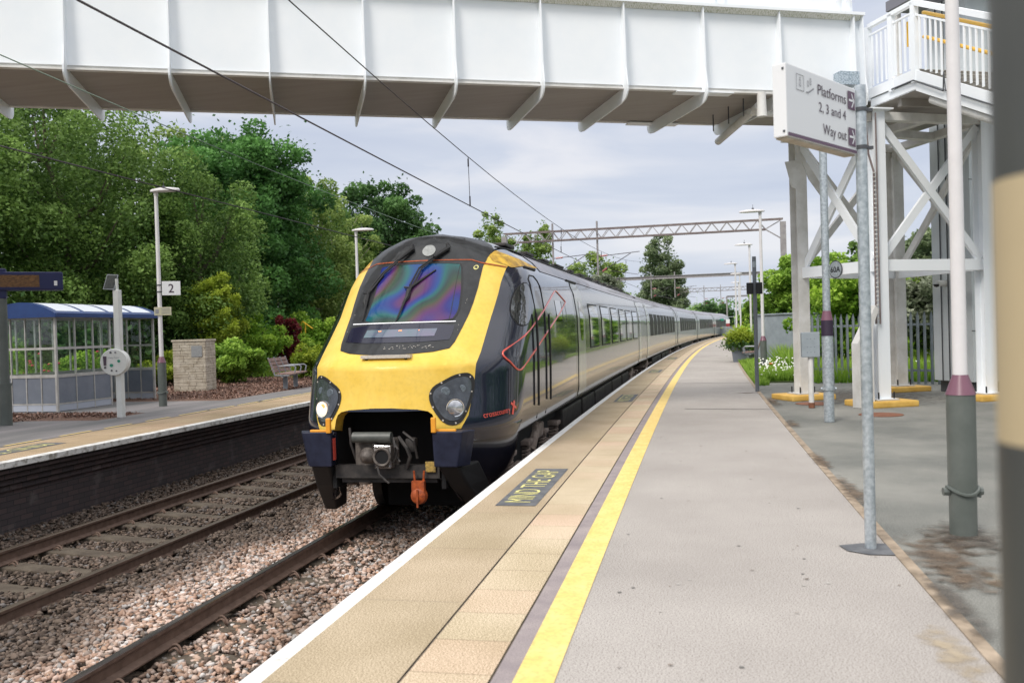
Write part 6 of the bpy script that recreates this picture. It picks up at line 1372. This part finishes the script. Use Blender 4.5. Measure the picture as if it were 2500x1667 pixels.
tree('round_tree', 'small dark tree at the end of the line', 225, -15.1, 0, 7.2, 2.2, 4500, L4, .38, 16, 'round', group=G1, nclump=30, clump=.25, z0=1)
# far hedge line closing the horizon
def mass(name, label, pts, n, m, size, seed, w, h):
    g_ = np.random.default_rng(seed); P = []; k = len(pts)-1; i = g_.integers(0, k, n); t = g_.uniform(0, 1, n); A = np.array([W(a, b, 0) for a, b in pts])
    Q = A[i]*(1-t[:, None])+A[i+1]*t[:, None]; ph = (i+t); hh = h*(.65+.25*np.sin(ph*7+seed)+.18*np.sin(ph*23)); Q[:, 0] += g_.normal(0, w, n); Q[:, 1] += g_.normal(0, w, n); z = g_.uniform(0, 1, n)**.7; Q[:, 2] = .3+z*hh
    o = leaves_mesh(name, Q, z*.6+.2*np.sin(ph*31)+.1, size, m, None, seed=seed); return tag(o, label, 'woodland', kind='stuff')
mass('far_woodland', 'distant green woodland along the horizon', [(260, -60), (270, -20), (300, 10), (320, 50), (330, 120)], 16000, L4, .75, 21, 4, 9)
mass('left_woodland', 'dense wood behind the far platform trees', [(10, -30), (25, -27), (45, -28), (70, -24), (110, -22), (170, -20), (240, -22)], 60000, L1, .26, 22, 2.2, 9.5)
mass('understorey', 'dark undergrowth below the trees', [(14, -19), (24, -17.5), (33, -18.5), (42, -19), (60, -17), (90, -15)], 42000, L4, .16, 23, 1.3, 4.2)
mass('unseen_reflection_trees', 'unseen trees added behind the camera to darken reflections', [(-45, -60), (-38, -20), (-45, 10), (-40, 30), (-20, 45)], 26000, L2, .4, 26, 3, 10)  # added out of view so glass and train nose reflect dark foliage
mass('right_woodland', 'trees along the right of the railway', [(60, 16), (90, 14), (130, 17), (180, 22), (240, 30)], 20000, L8, .35, 24, 2.2, 6)
mass('right_woodland_near', 'trees right of the forecourt beyond the picture edge', [(-20, 34), (0, 32), (12, 30), (24, 26), (34, 24)], 26000, L2, .32, 25, 2.2, 8)
# shrubs on the far platform
GB = 'shrubs in the bark mulch bed'
def shrub(name, label, s, d, r, h, n, m, size, seed, shape='round', ry=None, group=GB, clump=.28, nclump=34, base=PZ): return tree(name, label, s, d, base, base+h, r, n, m, size, seed, shape, 'shrub', z0=base+h*.08, ry=ry, group=group, nclump=nclump, clump=clump, trunk=.03)
shrub('shrub', 'mid green ferny bush right of the stone pillar', 26.8, -11.6, 1.0, 1.45, 12000, L8, .075, 31)
shrub('shrub', 'large bright green bush in the middle of the bed', 31, -13.3, 1.45, 2.35, 18000, L11, .085, 32)
shrub('shrub', 'dark red leaved bush right of the bright green bush', 34, -13.3, .55, 2.3, 7000, L7, .075, 33, 'column')
shrub('shrub', 'pale green rounded bush beside the train nose', 37.5, -14.1, 1.4, 2.5, 11000, L11, .085, 34)
shrub('shrub', 'low lime yellow shrub behind the bench', 29, -9.9, 0.8, 1.05, 7000, L5, .06, 35)
shrub('shrub', 'yellow green shrub behind the foot of the number 2 lamp post', 26, -13.6, .9, 1.1, 7000, L5, .06, 36)
shrub('shrub', 'green shrub behind the pillar and shelter corner', 29.0, -14.6, 1.4, 2.0, 9000, L4, .085, 37)
shrub('shrub', 'small green bush at the far left behind the departure board', 20.5, -15.3, 1.2, 1.6, 8000, L11, .08, 38)
# spreading golden conifer: flat tiered sprays
cf = thing('golden_conifer', W(28.6, -13.9, PZ), 'spreading golden green conifer with flat tiered branches', 'conifer', None)
g_ = np.random.default_rng(41); Ps, Ts = [], []; c = Wv(28.6, -13.9, PZ)
mb = MB(); mb.tube([c, c+Vector((0, 0, 3.0))], [.09, .03], 6)
for k in range(17):
    a = g_.uniform(-.9, 1.0)*1.2; z = 1.2+2.3*k/17; L_ = g_.uniform(1.0, 2.3)*(1.1-.35*k/17); tip = c+Vector((math.cos(a)*L_, math.sin(a)*L_*.8, z+.35*L_)); b0 = c+Vector((0, 0, z-.2)); n = 1500
    t = g_.uniform(.25, 1, n); p_ = np.outer(1-t, b0)+np.outer(t, tip); sp_w = .30*(1.15-t); p_ += g_.normal(size=(n, 3))*np.stack([sp_w, sp_w, .07+0*t], 1); Ps.append(p_); Ts.append(.25+.5*t+.5*(p_[:, 2]-(b0.z+(tip.z-b0.z)*t))/.1*.25); mb.tube([b0, tip], [.03, .008], 5)
leaves_mesh('foliage', np.concatenate(Ps), np.concatenate(Ts), .06, L6, cf, seed=41); mb.build('trunk', M['bark'], cf)
# rose bushes seen through the shelter glass
for k, (s, d) in enumerate(((17.6, -13.0), (19.4, -13.1), (21.6, -12.9))):
    t = shrub('rose_bush', 'green rose bush with pink flowers '+('behind the near end of the shelter', 'behind the middle of the shelter', 'beyond the far end of the shelter')[k], s, d, 1.0, 1.25, 7000, L11, .07, 50+k, group='rose bushes behind the shelter')
    q = random.Random(60+k); mb = MB(); c = Wv(s, d, PZ)
    for j in range(22):
        a = q.uniform(0, 2*PI); r_ = q.uniform(.2, 1.0); p_ = c+Vector((math.cos(a)*r_, math.sin(a)*r_, q.uniform(.45, 1.25))); mb.lathe([(.001, -.02), (.045, 0), (.03, .03), (.001, .035)], p_, 7)
    mb.build('blossom', M['pinkflower'], t)
# right hand side planting
GR = 'bushes beyond the palisade fence'
tree('elder_bush', 'light green leafy bush rising behind the grey steel cabinet', 39, 7.9, PZ, 5.2, 2.1, 26000, L8, .12, 71, 'round', 'bush', z0=1.0, group=GR, nclump=70, clump=.2, trunk=.06)
tree('elder_bush', 'pointed leafy sapling right behind the left column of the trestle', 30.5, 7.7, PZ, 5.0, 0.8, 7000, L8, .12, 72, 'cone', 'bush', z0=1.2, group=GR, nclump=36, clump=.26, trunk=.05)
tree('elder_bush', 'green hedge beside the distant lamp posts', 52, 6.3, .2, 4.2, 1.2, 16000, L8, .14, 73, 'round', 'bush', z0=.5, group=GR, nclump=60, clump=.22, trunk=.06)
tree('elder_bush', 'farther green hedge left of the cabinet', 70, 6.2, .2, 3.9, 1.3, 12000, L8, .18, 74, 'round', 'bush', z0=.5, group=GR, nclump=60, clump=.22, trunk=.06)
tree('hawthorn_bush', 'bright yellow green bush behind the fence, left of the front column', 28.5, 8.1, PZ, 4.2, 1.9, 26000, L11, .10, 75, 'round', 'bush', z0=PZ, group=GR, nclump=70, clump=.2, trunk=.05)
tree('hawthorn_bush', 'white blossoming bush behind the fence near the lift tower', 28, 10.4, PZ, 3.8, 1.7, 22000, L9, .09, 76, 'round', 'bush', z0=1.6, group=GR, nclump=60, clump=.22, trunk=.06)
tree('hawthorn_bush', 'dark bush under the white blossom', 32, 12.0, PZ, 3.4, 2.2, 12000, L4, .12, 77, 'round', 'bush', z0=PZ, group=GR, nclump=60, clump=.24, trunk=.06)
tree('ash_tree', 'olive tree rising above the white blossoming bush', 42, 13.2, .5, 6.4, 2.6, 18000, L10, .15, 78, 'oak', 'tree', z0=2, group=GR, nclump=60, clump=.2)
tree('ash_tree', 'small feathery tree between the galvanised posts', 44, 10.3, .5, 5.9, 1.5, 9000, L1, .13, 79, 'cone', 'tree', z0=2.4, group=GR, nclump=50, clump=.22)
tree('ash_tree', 'distant tree low on the right horizon', 75, 17.5, .2, 7.0, 4, 12000, L8, .2, 80, 'round', 'tree', z0=1, group=GR, nclump=50, clump=.24)
# wildflowers, weeds and grass: uncountable
def tufts(name, label, S, D, n, h, m, seed, base=PZ-.01, w=.02):
    g_ = np.random.default_rng(seed); s = g_.uniform(*S, n); d = g_.uniform(*D, n); P = W(s, d, base); hh = h*g_.uniform(.35, 1.1, n); a = g_.uniform(0, 2*PI, n); ln_ = g_.normal(0, .35, (n, 2))*hh[:, None]
    V = np.zeros((n, 3, 3)); V[:, 0] = P+np.stack([np.cos(a)*w, np.sin(a)*w, 0*a], 1); V[:, 1] = P-np.stack([np.cos(a)*w, np.sin(a)*w, 0*a], 1); V[:, 2] = P; V[:, 2, 0] += ln_[:, 0]; V[:, 2, 1] += ln_[:, 1]; V[:, 2, 2] += hh
    me = bpy.data.meshes.new(name); me.vertices.add(n*3); me.vertices.foreach_set('co', V.ravel().astype(np.float32)); me.loops.add(n*3); me.loops.foreach_set('vertex_index', np.arange(n*3, dtype=np.int32)); me.polygons.add(n); me.polygons.foreach_set('loop_start', np.arange(0, n*3, 3, dtype=np.int32)); me.update(calc_edges=True)
    at = me.attributes.new('tone', 'FLOAT', 'POINT'); tv = np.tile([.1, .1, .8], n)*g_.uniform(.5, 1.2, n).repeat(3); at.data.foreach_set('value', tv.astype(np.float32)); me.materials.append(m); o = bpy.data.objects.new(name, me); COL.objects.link(o); return tag(o, label, 'grass', kind='stuff')
tufts('verge_grass', 'wild grass and weeds between the kerb and the grey cabinet', (23.7, 33), (5.0, 6.1), 11000, .30, L8, 91)
tufts('meadow_grass', 'meadow grass behind the palisade fence', (22.5, 40), (6.2, 16), 42000, .5, L11, 92)
tufts('kerb_weeds', 'thin weeds along the kerb', (22, 60), (4.80, 5.1), 7000, .16, L8, 93)
tufts('bed_grass', 'grass behind the mulch bed', (30, 46), (-16, -8.6), 9000, .3, L11, 94)
tufts('track_weeds', 'tall weeds by the cabinet', (26, 31), (5.9, 6.3), 900, .8, L8, 95, w=.03)
def daisies(S, D, n, h, seed, lab, nm):
    g_ = np.random.default_rng(seed); s = g_.uniform(*S, n); d = g_.uniform(*D, n); P = W(s, d, PZ)+np.stack([0*s, 0*s, g_.uniform(.15, h, n)], 1); mb = MB()
    for p_ in P:
        r_ = g_.uniform(.016, .028); c = Vector(p_); tl_ = g_.uniform(-.01, .01); mb.add([c+Vector((r_*math.cos(a), r_*math.sin(a)*.6, r_*math.sin(a)*.7+tl_)) for a in (0, 1.05, 2.1, 3.14, 4.2, 5.24)], [(0, 1, 2, 3, 4, 5)])
    return tag(mb.build(nm, M['daisy'], fixn=False), lab, 'wildflowers', kind='stuff')
daisies((23.7, 27.5), (5.0, 6.0), 150, .5, 96, 'white daisies in the verge beside the cabinet', 'daisy_patch')
daisies((24, 31), (7.5, 14), 220, .55, 97, 'white flowers in the meadow behind the fence', 'meadow_flowers')
mb = MB(); c = Wv(24.0, 5.28, PZ+.42); mb.lathe([(.001, -.02), (.05, 0), (.055, .02), (.001, .03)], c, 10); tag(mb.build('poppy', M['poppy']), 'single orange poppy among the daisies', 'flower')
# planter flowers
g_ = np.random.default_rng(98); c = Wv(35.7, 4.82, PZ+.62)
P = np.array(c)+g_.normal(size=(3500, 3))*(.22, .22, .18)+(0, 0, .22); o = leaves_mesh('flowers', P, (P[:, 2]-c.z)*1.2, .07, L5, pt_, seed=98)
P = np.array(c)+g_.normal(size=(1500, 3))*(.24, .24, .08)+(0, 0, .05); leaves_mesh('foliage', P, g_.uniform(0, .5, 1500), .07, L4, pt_, seed=99)
c = Wv(38.2, 5.05, PZ+.6); P = np.array(c)+g_.normal(size=(2000, 3))*(.22, .22, .25)+(0, 0, .2); leaves_mesh('foliage', P, (P[:, 2]-c.z)*1.2, .08, L11, bb, seed=97)

# loose bark chips: uncountable
g_ = np.random.default_rng(120); n = 26000; s = g_.uniform(15.5, 36, n); d = -7.76-g_.uniform(0, 1, n)**1.3*7; k = ~((s > 16.4) & (s < 20.0)); s, d = s[k], d[k]
o = leaves_mesh('bark_chips', W(s, d, PZ+.008)+np.stack([0*s, 0*s, g_.uniform(0, .025, len(s))], 1), g_.uniform(0, 1, len(s)), .055, leafmat('bark chip', (.05, .025, .018), (.36, .22, .17), 0.), None, aspect=2.6, flat=3, seed=120); tag(o, 'loose red brown bark chips on the bed', 'bark mulch', kind='stuff')
g_ = np.random.default_rng(121); n = 5000; s = g_.uniform(12.8, 16.6, n); d = g_.uniform(-12, -8.4, n); k = (d < -9.3) | (s > 15.7); s, d = s[k], d[k]
o = leaves_mesh('bark_chips', W(s, d, PZ+.008), g_.uniform(0, 1, len(s)), .05, leafmat('bark chip near', (.05, .025, .018), (.32, .2, .15), 0.), None, aspect=2.6, flat=3, seed=121); tag(o, 'bark chips scattered in front of the shelter', 'bark mulch', kind='stuff')
# ------------------------------------------------------------------ repeated pieces become separate parts
def explode(o):
    me = o.data; n = len(me.vertices); par = np.arange(n); E = np.empty(len(me.edges)*2, dtype=np.int64); me.edges.foreach_get('vertices', E); E = E.reshape(-1, 2)
    while True:
        m = np.minimum(par[E[:, 0]], par[E[:, 1]]); old = par.copy(); np.minimum.at(par, E[:, 0], m); np.minimum.at(par, E[:, 1], m); par = par[par]
        if (par == old).all(): break
    ids = np.unique(par)
    if len(ids) < 2: return
    co = np.empty(n*3); me.vertices.foreach_get('co', co); co = co.reshape(-1, 3); isl = {i: [] for i in ids}; sm = me.polygons[0].use_smooth
    for f in me.polygons: isl[par[f.vertices[0]]].append(list(f.vertices))
    first = True
    for i in ids:
        vi = np.where(par == i)[0]; mp_ = {int(v): k for k, v in enumerate(vi)}; m2 = bpy.data.meshes.new(o.name.split('.')[0]); m2.from_pydata(co[vi].tolist(), [], [[mp_[v] for v in f] for f in isl[i]]); m2.materials.append(me.materials[0])
        if sm: m2.polygons.foreach_set('use_smooth', [True]*len(m2.polygons)); m2.set_sharp_from_angle(angle=R(35))
        if first: o.data = m2; first = False
        else: q_ = o.copy(); q_.data = m2; COL.objects.link(q_)
for o in list(bpy.data.objects):
    if o.type == 'MESH' and o.name.split('.')[0] in EXPLODE and o.parent: explode(o)
# ------------------------------------------------------------------ camera, light, world
CAM = bpy.data.cameras.new('camera'); cam = bpy.data.objects.new('camera', CAM); COL.objects.link(cam); scn.camera = cam
yaw, pitch, roll = .198490, -.013079, -.029149
fw = Vector((-math.sin(yaw)*math.cos(pitch), math.cos(yaw)*math.cos(pitch), math.sin(pitch))); rt = Vector((math.cos(yaw), math.sin(yaw), 0)); up = rt.cross(fw)
r2 = rt*math.cos(roll)+up*math.sin(roll); u2 = up*math.cos(roll)-rt*math.sin(roll)
mt = Matrix((r2, u2, -fw)).transposed().to_4x4(); mt.translation = Vector((3.49985, 0, 2.38378)); cam.matrix_world = mt
CAM.sensor_width = 36; CAM.lens = 2177.76/2500*36; CAM.clip_end = 6000; CAM.clip_start = .05
CAM.dof.use_dof = True; CAM.dof.focus_distance = 12.5; CAM.dof.aperture_fstop = 2.8
el, az = R(47), R(205)      # sun behind the camera
sd_ = Vector((math.sin(az)*math.cos(el), math.cos(az)*math.cos(el), math.sin(el)))
SL = bpy.data.lights.new('sun', 'SUN'); SL.energy = 2.3; SL.angle = R(18); SL.color = (1, .94, .86); so = bpy.data.objects.new('sun', SL); COL.objects.link(so); so.rotation_euler = (-sd_).to_track_quat('-Z', 'Y').to_euler()
wd = bpy.data.worlds.new('World'); scn.world = wd; wd.use_nodes = True; nt = wd.node_tree; N, L = nt.nodes, nt.links; bg = N['Background']
sk = N.new('ShaderNodeTexSky'); sk.sky_type = 'NISHITA'; sk.sun_disc = False; sk.sun_elevation = el; sk.sun_rotation = az
tc = N.new('ShaderNodeTexCoord'); sp = N.new('ShaderNodeSeparateXYZ'); L.new(tc.outputs['Generated'], sp.inputs[0])
mp = N.new('ShaderNodeMapping'); mp.inputs['Scale'].default_value = (1.5, 1.5, 7.5); L.new(tc.outputs['Generated'], mp.inputs[0])
n1 = N.new('ShaderNodeTexNoise'); n1.inputs['Scale'].default_value = 2.1; n1.inputs['Detail'].default_value = 6; n1.inputs['Roughness'].default_value = .5; n1.inputs['Distortion'].default_value = .35; L.new(mp.outputs[0], n1.inputs[0])
cr = N.new('ShaderNodeValToRGB'); cr.color_ramp.elements[0].position = .30; cr.color_ramp.elements[1].position = .66; cr.color_ramp.elements[0].color = (.60, .66, .81, 1); cr.color_ramp.elements[1].color = (.90, .905, .96, 1)
e = cr.color_ramp.elements.new(.5); e.color = (.70, .75, .87, 1)
L.new(n1.outputs[0], cr.inputs[0])
mr = N.new('ShaderNodeMapRange'); mr.inputs['From Min'].default_value = .28; mr.inputs['From Max'].default_value = 1.; mr.inputs['To Min'].default_value = 1.; mr.inputs['To Max'].default_value = 2.6; L.new(sp.outputs[2], mr.inputs['Value'])
vm = N.new('ShaderNodeVectorMath'); vm.operation = 'SCALE'; wm = N.new('ShaderNodeMix'); wm.data_type = 'RGBA'; wr = N.new('ShaderNodeMapRange'); wr.inputs['From Min'].default_value = .25; wr.inputs['From Max'].default_value = .7; L.new(sp.outputs[2], wr.inputs['Value']); L.new(wr.outputs[0], wm.inputs[0]); L.new(cr.outputs[0], wm.inputs[6]); wm.inputs[7].default_value = (.80, .79, .79, 1); L.new(wm.outputs[2], vm.inputs[0]); L.new(mr.outputs[0], vm.inputs['Scale'])
v2 = N.new('ShaderNodeVectorMath'); v2.operation = 'SCALE'; v2.inputs['Scale'].default_value = .08; L.new(sk.outputs[0], v2.inputs[0])
mx = N.new('ShaderNodeMix'); mx.data_type = 'RGBA'; mx.inputs[0].default_value = .86; L.new(v2.outputs[0], mx.inputs[6]); L.new(vm.outputs[0], mx.inputs[7]); L.new(mx.outputs[2], bg.inputs[0]); bg.inputs[1].default_value = 1.0
scn.view_settings.view_transform = 'Standard'; scn.view_settings.look = 'None'; scn.view_settings.exposure = 0
scn.cycles.max_bounces = 6; scn.cycles.transparent_max_bounces = 12; scn.cycles.use_denoising = True
